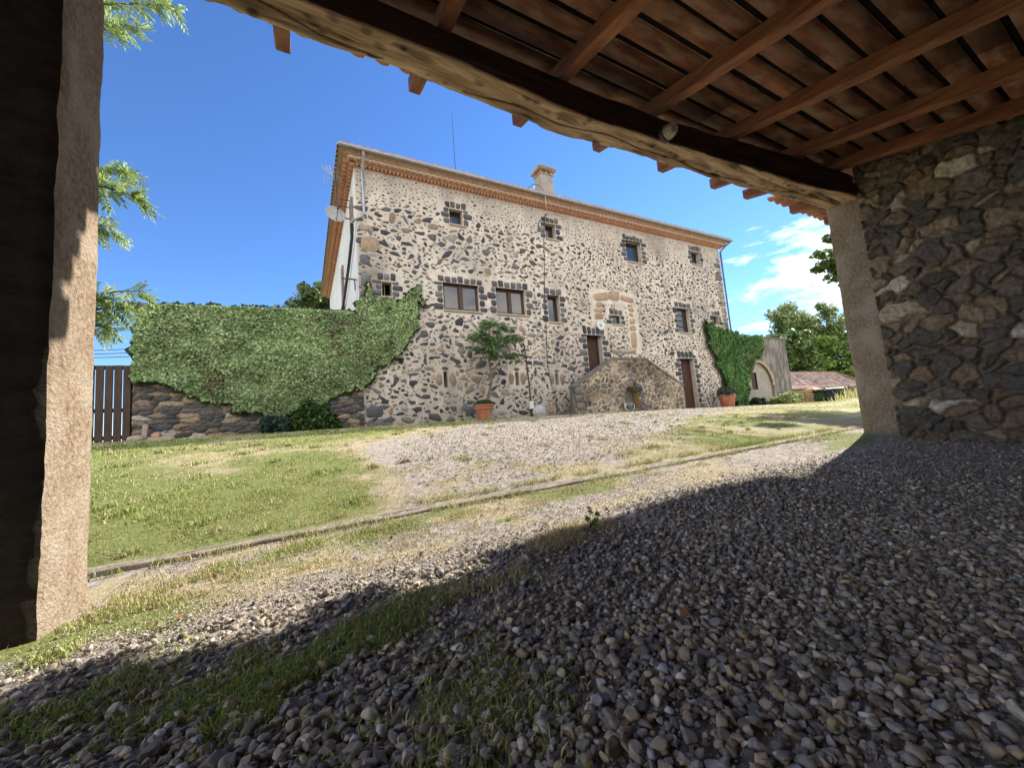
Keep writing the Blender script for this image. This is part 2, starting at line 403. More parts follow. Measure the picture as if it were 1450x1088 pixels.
def axis(lo, hi, flo, fhi, fine, grow=1.13):
    a = list(np.arange(flo, fhi + 1e-6, fine)); s = fine; v = a[0]; left = []
    while v > lo: s *= grow; v -= s; left.append(v)
    s = fine; v = a[-1]; right = []
    while v < hi: s *= grow; v += s; right.append(v)
    return np.array(left[::-1] + a + right)
gx = axis(-900, 900, -2.0, 9.0, 0.035, 1.06); gy = axis(-900, 900, 0.1, 5.2, 0.03, 1.06)
GX, GY = np.meshgrid(gx, gy)
GZ = ground_z(GX, GY)
hy = (fbm(GX * 22, GY * 22, 0, 2) - 0.5) * 0.012
GZ = GZ + hy * (np.sqrt(GX ** 2 + GY ** 2) < 9)
nx, ny = len(gx), len(gy)
idx = np.arange(nx * ny).reshape(ny, nx)
GF = np.stack([idx[:-1, :-1], idx[:-1, 1:], idx[1:, 1:], idx[1:, :-1]], -1).reshape(-1, 4)
gm, sm, dm, lm = masks(GX, GY)
gcol = np.stack([gm, sm, np.maximum(dm * 0.7, (1 - lm))], -1).reshape(-1, 3)
mg = bpy.data.materials.new('ground_soil'); mg.use_nodes = True
n, l = mg.node_tree.nodes, mg.node_tree.links
b = n['Principled BSDF']; b.inputs['Roughness'].default_value = 0.95; b.inputs['Specular IOR Level'].default_value = 0.15
a_ = n.new('ShaderNodeAttribute'); a_.attribute_name = 'Col'
sp_ = n.new('ShaderNodeSeparateColor'); l.new(a_.outputs['Color'], sp_.inputs[0])
tcg = n.new('ShaderNodeTexCoord')
def gnoise(s, d=6, r=0.65):
    q = n.new('ShaderNodeTexNoise'); q.inputs['Scale'].default_value = s; q.inputs['Detail'].default_value = d
    q.inputs['Roughness'].default_value = r; l.new(tcg.outputs['Object'], q.inputs['Vector']); return q.outputs['Fac']
def gramp(f, p0, c0, p1, c1):
    q = n.new('ShaderNodeValToRGB'); l.new(f, q.inputs[0])
    q.color_ramp.elements[0].position = p0; q.color_ramp.elements[0].color = (*c0, 1)
    q.color_ramp.elements[1].position = p1; q.color_ramp.elements[1].color = (*c1, 1); return q.outputs[0]
def gmix(f, a, b_, mode='MIX'):
    q = n.new('ShaderNodeMixRGB'); q.blend_type = mode
    if isinstance(f, float): q.inputs[0].default_value = f
    else: l.new(f, q.inputs[0])
    l.new(a, q.inputs[1]); l.new(b_, q.inputs[2]); return q.outputs[0]
dirt = gramp(gnoise(38), 0.35, (0.25, 0.195, 0.14), 0.68, (0.60, 0.51, 0.41))
grs = gramp(gnoise(45), 0.35, (0.13, 0.16, 0.045), 0.7, (0.36, 0.39, 0.14))
stw = gramp(gnoise(33), 0.35, (0.34, 0.27, 0.16), 0.7, (0.66, 0.57, 0.38))
vor = n.new('ShaderNodeTexVoronoi'); vor.inputs['Scale'].default_value = 30; l.new(tcg.outputs['Object'], vor.inputs['Vector'])
bw = n.new('ShaderNodeSeparateColor'); l.new(vor.outputs['Color'], bw.inputs[0])
grv = gramp(bw.outputs[0], 0.0, (0.24, 0.205, 0.17), 1.0, (0.54, 0.48, 0.41))
def fade(chan, ns, lo, hi):
    m1 = n.new('ShaderNodeMath'); m1.operation = 'ADD'; l.new(sp_.outputs[chan], m1.inputs[0])
    m0 = n.new('ShaderNodeMath'); m0.operation = 'MULTIPLY_ADD'; l.new(gnoise(ns, 4), m0.inputs[0]); m0.inputs[1].default_value = 1.2; m0.inputs[2].default_value = -0.6
    l.new(m0.outputs[0], m1.inputs[1])
    mr = n.new('ShaderNodeMapRange'); l.new(m1.outputs[0], mr.inputs[0]); mr.inputs[1].default_value = lo; mr.inputs[2].default_value = hi
    return mr.outputs[0]
cg = gmix(fade(2, 7, 0.25, 0.7), dirt, grv)
cg = gmix(fade(1, 5, 0.25, 0.7), cg, stw)
cg = gmix(fade(0, 6, 0.25, 0.65), cg, grs)
l.new(cg, b.inputs['Base Color'])
bp = n.new('ShaderNodeBump'); bp.inputs['Strength'].default_value = 0.7; bp.inputs['Distance'].default_value = 0.02
l.new(gnoise(60, 8, 0.7), bp.inputs['Height']); l.new(bp.outputs[0], b.inputs['Normal'])
go = npmesh('ground', np.stack([GX, GY, GZ], -1).reshape(-1, 3), GF, mg, smooth=True, col=gcol)
tag(go, kind='structure')
go['label'] = 'sloping courtyard ground of soil, dry grass and gravel'

# ------------------------------------------------------------------ loose gravel (stuff)
def icosphere(sub):
    t = (1 + 5 ** 0.5) / 2
    v = np.array([[-1, t, 0], [1, t, 0], [-1, -t, 0], [1, -t, 0], [0, -1, t], [0, 1, t], [0, -1, -t], [0, 1, -t], [t, 0, -1], [t, 0, 1], [-t, 0, -1], [-t, 0, 1]], float)
    f = [[0, 11, 5], [0, 5, 1], [0, 1, 7], [0, 7, 10], [0, 10, 11], [1, 5, 9], [5, 11, 4], [11, 10, 2], [10, 7, 6], [7, 1, 8], [3, 9, 4], [3, 4, 2], [3, 2, 6], [3, 6, 8], [3, 8, 9], [4, 9, 5], [2, 4, 11], [6, 2, 10], [8, 6, 7], [9, 8, 1]]
    v = list(v / np.linalg.norm(v[0]))
    for _ in range(sub):
        c = {}; nf = []
        def mid(a, b):
            k = (min(a, b), max(a, b))
            if k not in c:
                p = v[a] + v[b]; c[k] = len(v); v.append(p / np.linalg.norm(p))
            return c[k]
        for a, b, d in f:
            x, y, z = mid(a, b), mid(b, d), mid(d, a)
            nf += [[a, x, z], [b, y, x], [d, z, y], [x, y, z]]
        f = nf
    return np.array(v), np.array(f)
def protos(sub, k, r):
    V, F = icosphere(sub); out = []
    for i in range(k):
        q = V.copy()
        for _ in range(8):
            nrm = r.normal(size=3); nrm /= np.linalg.norm(nrm); c = r.uniform(0.45, 0.80)
            d = q @ nrm; q -= np.maximum(d - c, 0)[:, None] * nrm
        q *= np.array([1, r.uniform(.65, .95), r.uniform(.42, .72)])
        out.append(q)
    return np.array(out), F
def rots(n_, r, flat):
    """random rotations: yaw free, tilt limited by flat"""
    yaw = r.uniform(0, 2 * np.pi, n_); tl = r.normal(0, flat, n_); ta = r.uniform(0, 2 * np.pi, n_)
    k = np.stack([np.cos(ta), np.sin(ta), np.zeros(n_)], -1)
    c, s = np.cos(tl), np.sin(tl)
    K = np.zeros((n_, 3, 3)); K[:, 0, 1] = -k[:, 2]; K[:, 0, 2] = k[:, 1]; K[:, 1, 0] = k[:, 2]; K[:, 1, 2] = -k[:, 0]; K[:, 2, 0] = -k[:, 1]; K[:, 2, 1] = k[:, 0]
    Rt = np.eye(3)[None] + s[:, None, None] * K + (1 - c)[:, None, None] * (K @ K)
    Rz = np.zeros((n_, 3, 3)); Rz[:, 0, 0] = np.cos(yaw); Rz[:, 0, 1] = -np.sin(yaw); Rz[:, 1, 0] = np.sin(yaw); Rz[:, 1, 1] = np.cos(yaw); Rz[:, 2, 2] = 1
    return Rt @ Rz
def scatter_stones(x, y, size, sub, r, lift=0.3):
    n_ = len(x)
    PV, F = protos(sub, 24, r); pk = r.integers(0, 24, n_)
    Rm = rots(n_, r, 0.45)
    V = np.einsum('nij,nvj->nvi', Rm, PV[pk]) * size[:, None, None]
    z = ground_z(x, y) + size * lift + r.uniform(0, 1, n_) * size * 0.7
    V = V + np.stack([x, y, z], -1)[:, None, :]
    nv = PV.shape[1]
    FF = (F[None] + (np.arange(n_) * nv)[:, None, None]).reshape(-1, 3)
    g_ = np.clip(np.exp(r.normal(-1.28, 0.36, n_)), 0.08, 0.7)
    g_ = np.where(r.random(n_) < 0.05, g_ + 0.22, g_)
    w = r.normal(0, 1, n_)
    c = np.stack([g_ * (1.16 + 0.07 * w), g_ * (1.02 + 0.01 * w), g_ * (0.83 - 0.08 * w)], -1)
    return V.reshape(-1, 3), FF, np.repeat(c, nv, 0)
def wedge(n_, r0, r1, r, a0=-38, a1=84):
    a = np.radians(r.uniform(a0, a1, n_)); rr = np.sqrt(r.uniform(r0 ** 2, r1 ** 2, n_))
    return rr * np.sin(a), rr * np.cos(a)
parts = []
def gkeep(x, y, r, sparse=True):
    cyy = curb_y(x)
    g_, s_, d_, l_ = masks(x, y)
    p = 1.0 - 0.86 * sstep(1.8, 2.45, y) * (1 - .35 * sstep(3.5, 6, x))
    dust = fbm(x * 1.1 + 5, y * 1.6, 12.0, 3); p = p * (1 - 0.75 * sstep(.56, .68, dust) * sstep(1.0, 1.7, y))
    p = p * (1 - 0.55 * np.clip(g_ * 1.5, 0, 1))
    # worn bare patches and weedy ground near the left pillar
    p = p * np.where((y > 1.55) & (x < 1.6) & (x < 2.6 - 0.35 * y), 0.55, 1.0)
    k = (r.random(len(x)) < p) & (y < cyy - 0.02) & (x < 6.93)
    k &= ~((x < -0.93) & (y > 2.3))
    return k
rs = np.random.default_rng(11)
for (n_, r0, r1, sub, s0, s1) in ((9500, 0.35, 1.45, 2, .007, .020), (30000, 1.45, 3.0, 1, .007, .019), (42000, 3.0, 5.0, 0, .008, .020), (27000, 5.0, 7.6, 0, .011, .024)):
    x, y = wedge(n_, r0, r1, rs)
    k = gkeep(x, y, rs); x, y = x[k], y[k]
    sz = rs.uniform(s0, s1, len(x)) * (1 - 0.55 * sstep(1.85, 2.4, y)) * np.clip(np.exp(rs.normal(-.10, .20, len(x))), .5, 1.25)
    sz = sz * (1 - 0.25 * sstep(3, 6, x))
    parts.append(scatter_stones(x, y, sz, sub, rs))
for (n_, r0, r1, s0, s1) in ((26000, .5, 2.4, .0025, .006), (26000, 2.2, 4.4, .003, .007)):
    x, y = wedge(n_, r0, r1, rs); k = (y < curb_y(x) - .02) & (x < 6.9) & ~((x < -0.93) & (y > 2.3)); x, y = x[k], y[k]
    v, f, c = scatter_stones(x, y, rs.uniform(s0, s1, len(x)), 0, rs, .6); parts.append((v, f, np.clip(c * 1.25, 0, .8)))
off = 0; VV = []; FF = []; CC = []
for v, f, c in parts:
    VV.append(v); FF.append(f + off); CC.append(c); off += len(v)
o = npmesh('gravel', np.concatenate(VV), np.concatenate(FF), M['gravel'], smooth=True, col=np.concatenate(CC))
tag(o, 'loose grey gravel covering the floor of the open shed', 'gravel', kind='stuff')
# small stones of the courtyard drive
n_ = 34000
x = rs.uniform(1.0, 14, n_); y = rs.uniform(3.6, 11, n_)
k = (pin(x + rs.normal(0, .25, n_), y + rs.normal(0, .2, n_), DRIVE)) & (rs.random(n_) < 1.6 - y * 0.12)
x, y = x[k], y[k]
v, f, c = scatter_stones(x, y, rs.uniform(.006, .014, len(x)) * (1 + 0.05 * y), 0, rs)
c = c * 1.5 * np.array([1.0, .98, .98])
o = npmesh('drive_gravel', v, f, M['gravel'], smooth=True, col=np.clip(c, 0, .7))
tag(o, 'pale gravel of the drive across the courtyard lawn', 'gravel', kind='stuff')

# ------------------------------------------------------------------ grass (stuff)
def blades(x, y, h, w, lean, colr, r):
    n_ = len(x); z = ground_z(x, y)
    a = r.uniform(0, 2 * np.pi, n_); b_ = r.uniform(0, 2 * np.pi, n_)
    dx, dy = np.cos(a) * w, np.sin(a) * w
    lx, ly = np.cos(b_) * lean * h, np.sin(b_) * lean * h
    V = np.zeros((n_, 5, 3))
    V[:, 0] = np.stack([x - dx, y - dy, z - 0.005], -1); V[:, 1] = np.stack([x + dx, y + dy, z - 0.005], -1)
    V[:, 2] = np.stack([x + dx * .8 + lx * .35, y + dy * .8 + ly * .35, z + h * .6], -1)
    V[:, 3] = np.stack([x - dx * .8 + lx * .35, y - dy * .8 + ly * .35, z + h * .6], -1)
    V[:, 4] = np.stack([x + lx, y + ly, z + h * np.sqrt(np.clip(1 - lean * lean * .6, .1, 1))], -1)
    base = (np.arange(n_) * 5)[:, None]
    F = np.concatenate([base + np.array([[0, 1, 2]]), base + np.array([[0, 2, 3]]), base + np.array([[3, 2, 4]])], 0)
    return V.reshape(-1, 3), F, np.repeat(colr, 5, 0)
def gcolour(n_, straw, r):
    g1 = np.array([0.18, 0.28, 0.05]); g2 = np.array([0.44, 0.50, 0.15]); s1 = np.array([0.66, 0.55, 0.32])
    t = r.random(n_)[:, None]; c = g1 * (1 - t) + g2 * t
    s = (r.random(n_) < straw)[:, None]
    return np.where(s, s1 * r.uniform(.6, 1.25, n_)[:, None], c)
rg = np.random.default_rng(21)
GV, GFa, GC = [], [], []; goff = 0
def gadd(t):
    global goff
    v, f, c = t; GV.append(v); GFa.append(f + goff); GC.append(c); goff += len(v)
for (n_, xa, xb, ya, yb, hh, ww) in ((95000, -1.4, 6.5, 3.0, 4.8, .024, .0024), (100000, -3.5, 12, 4.4, 8.0, .028, .0040), (70000, -5.5, 24, 7.5, 12.0, .036, .0075), (20000, 12, 32, 3.0, 13.0, .05, .012)):
    x = rg.uniform(xa, xb, n_); y = rg.uniform(ya, yb, n_)
    x = np.where(y < 3.1 + 0 * x, x, x)
    g_, s_, d_, l_ = masks(x, y)
    cl_ = fbm(x * 5, y * 5, 3.0, 3)
    k = (rg.random(n_) < np.clip(g_ * 1.1 + s_ * 0.35, 0, 1) * np.clip((cl_ - .3) * 4, .15, 1)) & (y > curb_y(x) + 0.14) & (l_ > .02)
    x, y, s_, g_, cl_ = x[k], y[k], s_[k], g_[k], cl_[k]
    h = rg.uniform(.35, 1.0, len(x)) * hh * (0.6 + 0.9 * cl_) * (1 - 0.3 * s_)
    gadd(blades(x, y, h, ww * rg.uniform(.6, 1.2, len(x)), rg.uniform(.2, .9, len(x)), gcolour(len(x), 0.22 + 0.6 * s_, rg), rg))
# tufts and low weeds scattered through the lawn
nt = 420; tx_ = rg.uniform(-3, 9, nt); ty_ = rg.uniform(3.7, 10.5, nt)
for i in range(nt):
    if masks(tx_[i:i + 1], ty_[i:i + 1])[2][0] > .5 and rg.random() < .6: continue
    k_ = int(rg.integers(14, 46)); sp2 = rg.uniform(.02, .07)
    gadd(blades(tx_[i] + rg.normal(0, sp2, k_), ty_[i] + rg.normal(0, sp2, k_), rg.uniform(.02, .06, k_), np.full(k_, .003 + .0006 * ty_[i]), rg.uniform(.3, .98, k_), gcolour(k_, rg.choice([.05, .3, .9]), rg) * rg.uniform(.65, 1.1), rg))
# taller fringe along the edging
n_ = 6000
x = rg.uniform(-1.3, 7.5, n_); y = curb_y(x) + np.where(rg.random(n_) < .45, rg.uniform(-.10, .0, n_), rg.uniform(.13, .24, n_))
cl_ = fbm(x * 4, y * 4, 5.0, 3); k = cl_ > .47; x, y = x[k], y[k]
gadd(blades(x, y, rg.uniform(.02, .07, len(x)), np.full(len(x), .003), rg.uniform(.3, .9, len(x)), gcolour(len(x), .45, rg), rg))
o = npmesh('lawn_grass', np.concatenate(GV), np.concatenate(GFa), M['grass'], col=np.concatenate(GC))
tag(o, 'short dry green and straw coloured lawn grass of the courtyard', 'grass', kind='stuff')

# weeds and dry grass in the gravel
GV, GFa, GC = [], [], []; goff = 0
def patch(cx, cy, sx, sy, n_, h, straw, ang=0.0, w=.0028, dark=1.0):
    u = rg.normal(0, 1, n_) * sx; v = rg.normal(0, 1, n_) * sy
    x = cx + u * math.cos(ang) - v * math.sin(ang); y = cy + u * math.sin(ang) + v * math.cos(ang)
    k = (fbm(x * 6, y * 6, 8.0, 4) > .40 + .25 * rg.random(len(x))) & ~((x < -.93) & (y > 2.35)); x, y = x[k], y[k]
    gadd(blades(x, y, rg.uniform(.4, 1.3, len(x)) * h, np.full(len(x), w) * rg.uniform(.6, 1.3, len(x)), rg.uniform(.3, .97, len(x)), gcolour(len(x), straw, rg) * dark, rg))
G3 = 1.327
for a in ((-.52 * G3, 1.35 * G3, .30, .07, 2600, .035, .15, -.35), (-.12 * G3, 1.03 * G3, .20, .05, 2600, .030, .1, .35), (.05 * G3, 1.16 * G3, .26, .05, 2600, .035, .12, .35),
          (.21 * G3, .80 * G3, .10, .07, 1500, .03, .25, .3), (.29 * G3, .70 * G3, .08, .08, 900, .035, .35, .3), (-.3 * G3, 1.12 * G3, .15, .06, 1100, .03, .25, .2),
          (1.0, 1.75, .16, .06, 900, .04, .93, .3), (1.35, 1.92, .14, .05, 1100, .045, .95, .2), (.62, 1.66, .14, .04, 700, .035, .9, .2),
          (-.75, 2.45, .12, .10, 1600, .035, .5, .5), (-.45, 2.7, .3, .12, 3600, .03, .62, .1), (.1, 2.95, .42, .10, 5200, .035, .25, -.05), (.75, 3.05, .3, .08, 2600, .035, .35, -.05),
          (1.6, 2.85, .45, .12, 2600, .03, .85, 0), (2.6, 3.0, .5, .07, 2200, .03, .7, -.06), (.4, 2.6, .45, .14, 2600, .028, .8, 0), (1.25, 2.55, .05, .04, 300, .03, .05, 0),
          (3.9, 2.85, .4, .06, 900, .03, .6, -.06), (6.3, 2.75, .3, .12, 1500, .04, .3, -.06), (-.85, 2.2, .05, .08, 500, .045, .2, 0), (-.7, 2.15, .12, .04, 500, .03, .3, 0),
          (6.85, 2.3, .05, .3, 700, .05, .3, 0)):
    patch(a[0], a[1], a[2] * (1.35 if a[1] < 2.0 else 1.15), a[3] * (1.5 if a[1] < 2.0 else 1.15), int(a[4] * (4.2 if a[1] < 2.0 else 1.3)), a[5] * (.95 if a[1] < 2.0 else .75), a[6], a[7], w=.0022)
# long dry stalks
n_ = 140
x = np.concatenate([rg.normal(1.2, .22, 80), rg.normal(.35, .3, 60)]); y = np.concatenate([rg.normal(1.8, .1, 80), rg.normal(1.05, .15, 60)])
gadd(blades(x, y, rg.uniform(.05, .13, n_), np.full(n_, .0012), rg.uniform(.85, .99, n_), np.tile(np.array([[.5, .42, .25]]), (n_, 1)) * rg.uniform(.5, 1.1, n_)[:, None], rg))
def dryleaves(n_, r):
    x = r.uniform(-.6, 4.5, n_); y = r.uniform(.7, 3.0, n_); P = np.stack([x, y, ground_z(x, y) + .03], -1); V, F = leafquads(P, np.tile([[0., 0, 1.]], (n_, 1)), r.uniform(.012, .03, n_), 1.9, r, .35)
    F3 = np.concatenate([F[:, [0, 1, 2]], F[:, [0, 2, 3]]]); return V, F3, np.repeat(np.array([[.20, .11, .05]]) * r.uniform(.6, 1.8, (n_, 1)), 4, 0)
def leafquads(P, N, S, el, r, spread=0.8):
    n_ = len(P)
    N = N + r.normal(0, spread, (n_, 3)); N /= np.linalg.norm(N, axis=1)[:, None] + 1e-9
    T = r.normal(0, 1, (n_, 3)); T -= (T * N).sum(1)[:, None] * N; T /= np.linalg.norm(T, axis=1)[:, None] + 1e-9
    B = np.cross(N, T)
    S = S[:, None]
    V = np.stack([P - T * S * el * .5, P + B * S * .5 + N * S * .08, P + T * S * el * .5, P - B * S * .5 + N * S * .08], 1)
    F = np.arange(n_ * 4).reshape(-1, 4)
    return V.reshape(-1, 3), F
gadd(dryleaves(150, rg))
o = npmesh('weeds', np.concatenate(GV), np.concatenate(GFa), M['grass'], col=np.concatenate(GC))
tag(o, 'weeds and dry grass tufts growing through the shed gravel', 'weeds', kind='stuff')

# ------------------------------------------------------------------ leaves and trees
def lcol(n_, c1, c2, r, hi=None, ph=0.0):
    t = r.random(n_)[:, None]; c = np.array(c1) * (1 - t) + np.array(c2) * t
    if hi is not None:
        c = np.where((r.random(n_) < ph)[:, None], np.array(hi), c)
    return np.repeat(c, 4, 0)
def tree(name, label, cat, base, h, crown, r0, n_limb, n_twig, leaves, ls, el, c1, c2, group=None, seed=1, lean=(0, 0), hollow=.35, tw=.35):
    """crown = (cz, rx, ry, rz): tapered trunk, limbs and twigs with leaf clumps at the twig ends"""
    r = np.random.default_rng(seed)
    t = thing(name, label, cat, base, group)
    bx_, by_, bz_ = base; cz, rx, ry, rz = crown
    mb = MB()
    top = np.array([bx_ + lean[0], by_ + lean[1], bz_ + cz])
    mids = [np.array([bx_, by_, bz_ - .15]), np.array([bx_ + lean[0] * .3 + r.normal(0, .04) * h * .3, by_ + lean[1] * .3, bz_ + cz * .35]),
            np.array([bx_ + lean[0] * .7 - r.normal(0, .03) * h * .3, by_ + lean[1] * .7, bz_ + cz * .7]), top]
    mb.tube(mids, [r0 * 1.15, r0 * .85, r0 * .65, r0 * .4], 10)
    tips = []; nr = []
    for i in range(n_limb):
        f = r.uniform(.45, 1.0); a = 2 * math.pi * (i * .382 + r.uniform(-.08, .08))
        s = mids[1] * (1 - f) + mids[3] * f if f < .999 else mids[3]
        el_ = r.uniform(-.5, 1.0)
        d = np.array([math.cos(a) * rx * math.cos(el_), math.sin(a) * ry * math.cos(el_), rz * math.sin(el_)])
        e = top + d * r.uniform(.6, .92)
        m_ = (s + e) / 2 + r.normal(0, .06, 3) * h * .25 + np.array([0, 0, -.04 * h])
        mb.tube([s, m_, e], [r0 * .38, r0 * .22, r0 * .08], 6)
        for j in range(n_twig):
            q = r.uniform(.35, 1.0); p0 = (m_ + (e - m_) * (q - .35) / .65)
            dd = r.normal(0, 1, 3); dd /= np.linalg.norm(dd); dd = dd * np.array([rx, ry, rz]) * r.uniform(.2, .42)
            p1 = p0 + dd
            mb.tube([p0, p1], [r0 * .09, r0 * .03], 4, cap=False)
            tips.append(p1); nr.append(max(np.linalg.norm(dd), .05))
    mb.build('trunk', M['bark'], t, smooth_angle=60)
    tips = np.array(tips); nr = np.array(nr)
    pk = r.integers(0, len(tips), leaves)
    dirs = r.normal(0, 1, (leaves, 3)); dirs /= np.linalg.norm(dirs, axis=1)[:, None]
    sc = np.array([rx, ry, rz * .8]) * tw
    P = tips[pk] + dirs * sc * (r.random(leaves)[:, None] ** .5) * r.uniform(.5, 1.0, len(tips))[pk][:, None]
    N = dirs + np.array([0, 0, .8])
    V, F = leafquads(P, N, r.uniform(.6, 1.2, leaves) * ls, el, r)
    shade = np.repeat(r.uniform(.75, 1.2, len(tips))[pk], 4)[:, None]
    npmesh('crown', V, F, M['leaf'], t, col=lcol(leaves, c1, c2, r) * shade)
    return t

# ------------------------------------------------------------------ stone walls: relief panels
def cells(u, v, cell, aspect, seed, warp=.22, wt=.28, jit=.85):
    a = u / (cell * aspect); b_ = v / cell
    a = a + (fbm(u / cell * .7, v / cell * .7, seed, 3) - .5) * warp * 3 ; b_ = b_ + (fbm(u / cell * .7 + 31, v / cell * .7, seed + 5, 3) - .5) * warp * 3
    T = np.random.default_rng(seed).random((97, 97, 6))
    ia, ib = np.floor(a).astype(int), np.floor(b_).astype(int)
    F1 = np.full(a.shape, 9.); F2 = np.full(a.shape, 9.); ID = np.zeros(a.shape + (6,))
    for di in (-2, -1, 0, 1, 2):
        for dj in (-2, -1, 0, 1, 2):
            q = T[(ia + di) % 97, (ib + dj) % 97]
            off_ = .5 * ((ib + dj) % 2)
            sx = ia + di + .5 + (q[..., 0] - .5) * jit; sy = ib + dj + .5 + (q[..., 1] - .5) * jit
            d = np.hypot(a - sx, b_ - sy) - wt * q[..., 2]
            c1 = d < F1
            F2 = np.where(c1, F1, np.minimum(F2, d)); ID = np.where(c1[..., None], q, ID); F1 = np.where(c1, d, F1)
    return F1, F2 - F1, ID
def pick(idv, pal):
    """palette [(weight, colour)] by a random value"""
    w = np.cumsum([p[0] for p in pal]); w = w / w[-1]
    k = np.searchsorted(w, idv).clip(0, len(pal) - 1)
    return np.array([p[1] for p in pal])[k]
def rubble(name, parent, O, U, Vd, Nn, W, Hh, res, cell, aspect, depth, pal, mort, gap=.10, seed=1, keep=None, m='stone', rough=.012, warp=.22, wt=.28, rnd=.35, stain=None):
    O, U, Vd, Nn = map(np.array, (O, U, Vd, Nn))
    us = np.linspace(0, W, int(W / res) + 1); vs = np.linspace(0, Hh, int(Hh / res) + 1)
    A, B = np.meshgrid(us, vs)
    F1, E, ID = cells(A, B, cell, aspect, seed, warp, wt)
    st = sstep(gap * .4, gap + rnd, E)
    face = (ID[..., 3] - .5) * .5 + 1
    tilt = (ID[..., 4] - .5) * (A / (cell * aspect) % 1 - .5) * .5
    hgt = depth * (st * (face + tilt)) + rough * (fbm(A * 18, B * 18, seed, 4) - .5) * 2 + .6 * rough * (fbm(A * 5, B * 5, seed + 2, 2) - .5) * 2
    stone = (E > gap)
    c = pick(ID[..., 5], pal) * (0.75 + .5 * ID[..., 2:3]) * (.8 + .4 * fbm(A * 14, B * 14, seed + 9, 3))[..., None]
    mc = np.array(mort) * (.75 + .5 * fbm(A * 9, B * 9, seed + 4, 3))[..., None]
    colr = np.where(stone[..., None], c, mc)
    if stain is not None: colr = colr * stain(A, B)[..., None]
    V = O + A[..., None] * U + B[..., None] * Vd + hgt[..., None] * Nn
    ny_, nx_ = A.shape; id_ = np.arange(nx_ * ny_).reshape(ny_, nx_)
    F = np.stack([id_[:-1, :-1], id_[:-1, 1:], id_[1:, 1:], id_[1:, :-1]], -1)
    if np.dot(np.cross(U, Vd), Nn) < 0: F = F[..., ::-1]
    if keep is not None:
        F = F[keep(A[:-1, :-1] + res / 2, B[:-1, :-1] + res / 2)]
    F = F.reshape(-1, 4)
    return npmesh(name, V.reshape(-1, 3), F, M[m], parent, smooth=True, col=colr.reshape(-1, 3))

def roughbox(name, parent, P0, P1, m, res=.03, amp=.02, fr=6.0, seed=0, chip=.03, drop_bottom=True, skew=None):
    """box of plastered masonry with uneven faces and worn edges"""
    P0, P1 = np.array(P0, float), np.array(P1, float); S = P1 - P0
    nn = np.maximum((S / res).astype(int), 1)
    V = []; F = []; o_ = 0
    for ax in range(3):
        a, b_ = [(1, 2), (2, 0), (0, 1)][ax]
        for side in (0, 1):
            if ax == 2 and side == 0 and drop_bottom: continue
            A, B = np.meshgrid(np.linspace(0, 1, nn[a] + 1), np.linspace(0, 1, nn[b_] + 1))
            p = np.zeros(A.shape + (3,)); p[..., a] = A; p[..., b_] = B; p[..., ax] = side
            id_ = np.arange(A.size).reshape(A.shape) + o_
            f = np.stack([id_[:-1, :-1], id_[:-1, 1:], id_[1:, 1:], id_[1:, :-1]], -1).reshape(-1, 4)
            if side == 0: f = f[:, ::-1]
            V.append(p.reshape(-1, 3)); F.append(f); o_ += A.size
    V = np.concatenate(V); F = np.concatenate(F)
    W_ = P0 + V * S
    # rounded and chipped vertical arrises
    ctr = (P0 + P1) / 2
    d = np.minimum(V, 1 - V) * S
    for (i, j) in ((0, 1), (0, 2), (1, 2)):
        e = np.clip(1 - np.hypot(d[:, i], d[:, j]) / .06, 0, 1) ** 1.5
        k = e * (chip * (.3 + 1.0 * fbm(W_[:, 0] * 4, W_[:, 1] * 4, W_[:, 2] * 4 + seed, 3)))
        for q in (i, j): W_[:, q] -= np.sign(W_[:, q] - ctr[q]) * k * .7
    for q in range(3):
        W_[:, q] += amp * 2 * (fbm(W_[:, 0] * fr + 11 * q, W_[:, 1] * fr, W_[:, 2] * fr * .8 + seed, 5, .6) - .5)
    if skew is not None: W_ = skew(W_)
    if isinstance(m, list):                     # the face towards the shed interior gets a darker render that paints in its shade
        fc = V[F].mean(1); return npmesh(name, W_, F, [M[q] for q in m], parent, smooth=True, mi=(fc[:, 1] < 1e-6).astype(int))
    return npmesh(name, W_, F, M[m], parent, smooth=True)

# ------------------------------------------------------------------ the open shed
SL = 0.2323
def roofz(y): return 3.82 + SL * (y - 2.01)          # underside of the rafters
shed = thing('open_shed', 'open timber roofed shed with stone side wall, seen from inside', 'shed')
# right pillar, left pillar
roughbox('pillar', shed, (7.0, 2.09, -.1), (7.55, 2.52, 3.62), 'roughcast', .016, .011, 7, 3, .016)
lp = roughbox('pillar', shed, (-1.55, 2.40, -.15), (-.965, 2.83, 4.1), ['roughcast', 'shadeface'], .016, .012, 7, 8, .018)
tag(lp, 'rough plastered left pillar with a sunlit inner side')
roughbox('pillar', shed, (-5.4, 2.42, -.2), (-4.8, 2.82, 4.1), 'roughcast', .06, .02, 5, 9, .015)
roughbox('front_wall', shed, (7.57, 2.12, -.1), (10.3, 2.48, 3.75), 'roughcast', .08, .015, 5, 19, .02)
PALS = [(3.0, (.13, .115, .10)), (2.4, (.19, .155, .125)), (2.0, (.26, .185, .13)), (1.5, (.33, .25, .175)), (.7, (.44, .36, .27)), (.3, (.55, .50, .43))]
def keepw(A, B): return (B - .35) < (3.82 + SL * ((-2.6 + A) - 2.01)) + .16
rubble('stone_wall', shed, (7.0, -2.6, -.35), (0, 1, 0), (0, 0, 1), (-1, 0, 0), 4.72, 4.3, .0125, .145, 1.4, .06, PALS, (.30, .235, .17), gap=.07, seed=5,
       keep=keepw, rough=.026, warp=.46, wt=.66, rnd=.14)
mbk = MB()
mbk.box(7.12, 7.4, -2.6, 2.1, -.3, 2.7)
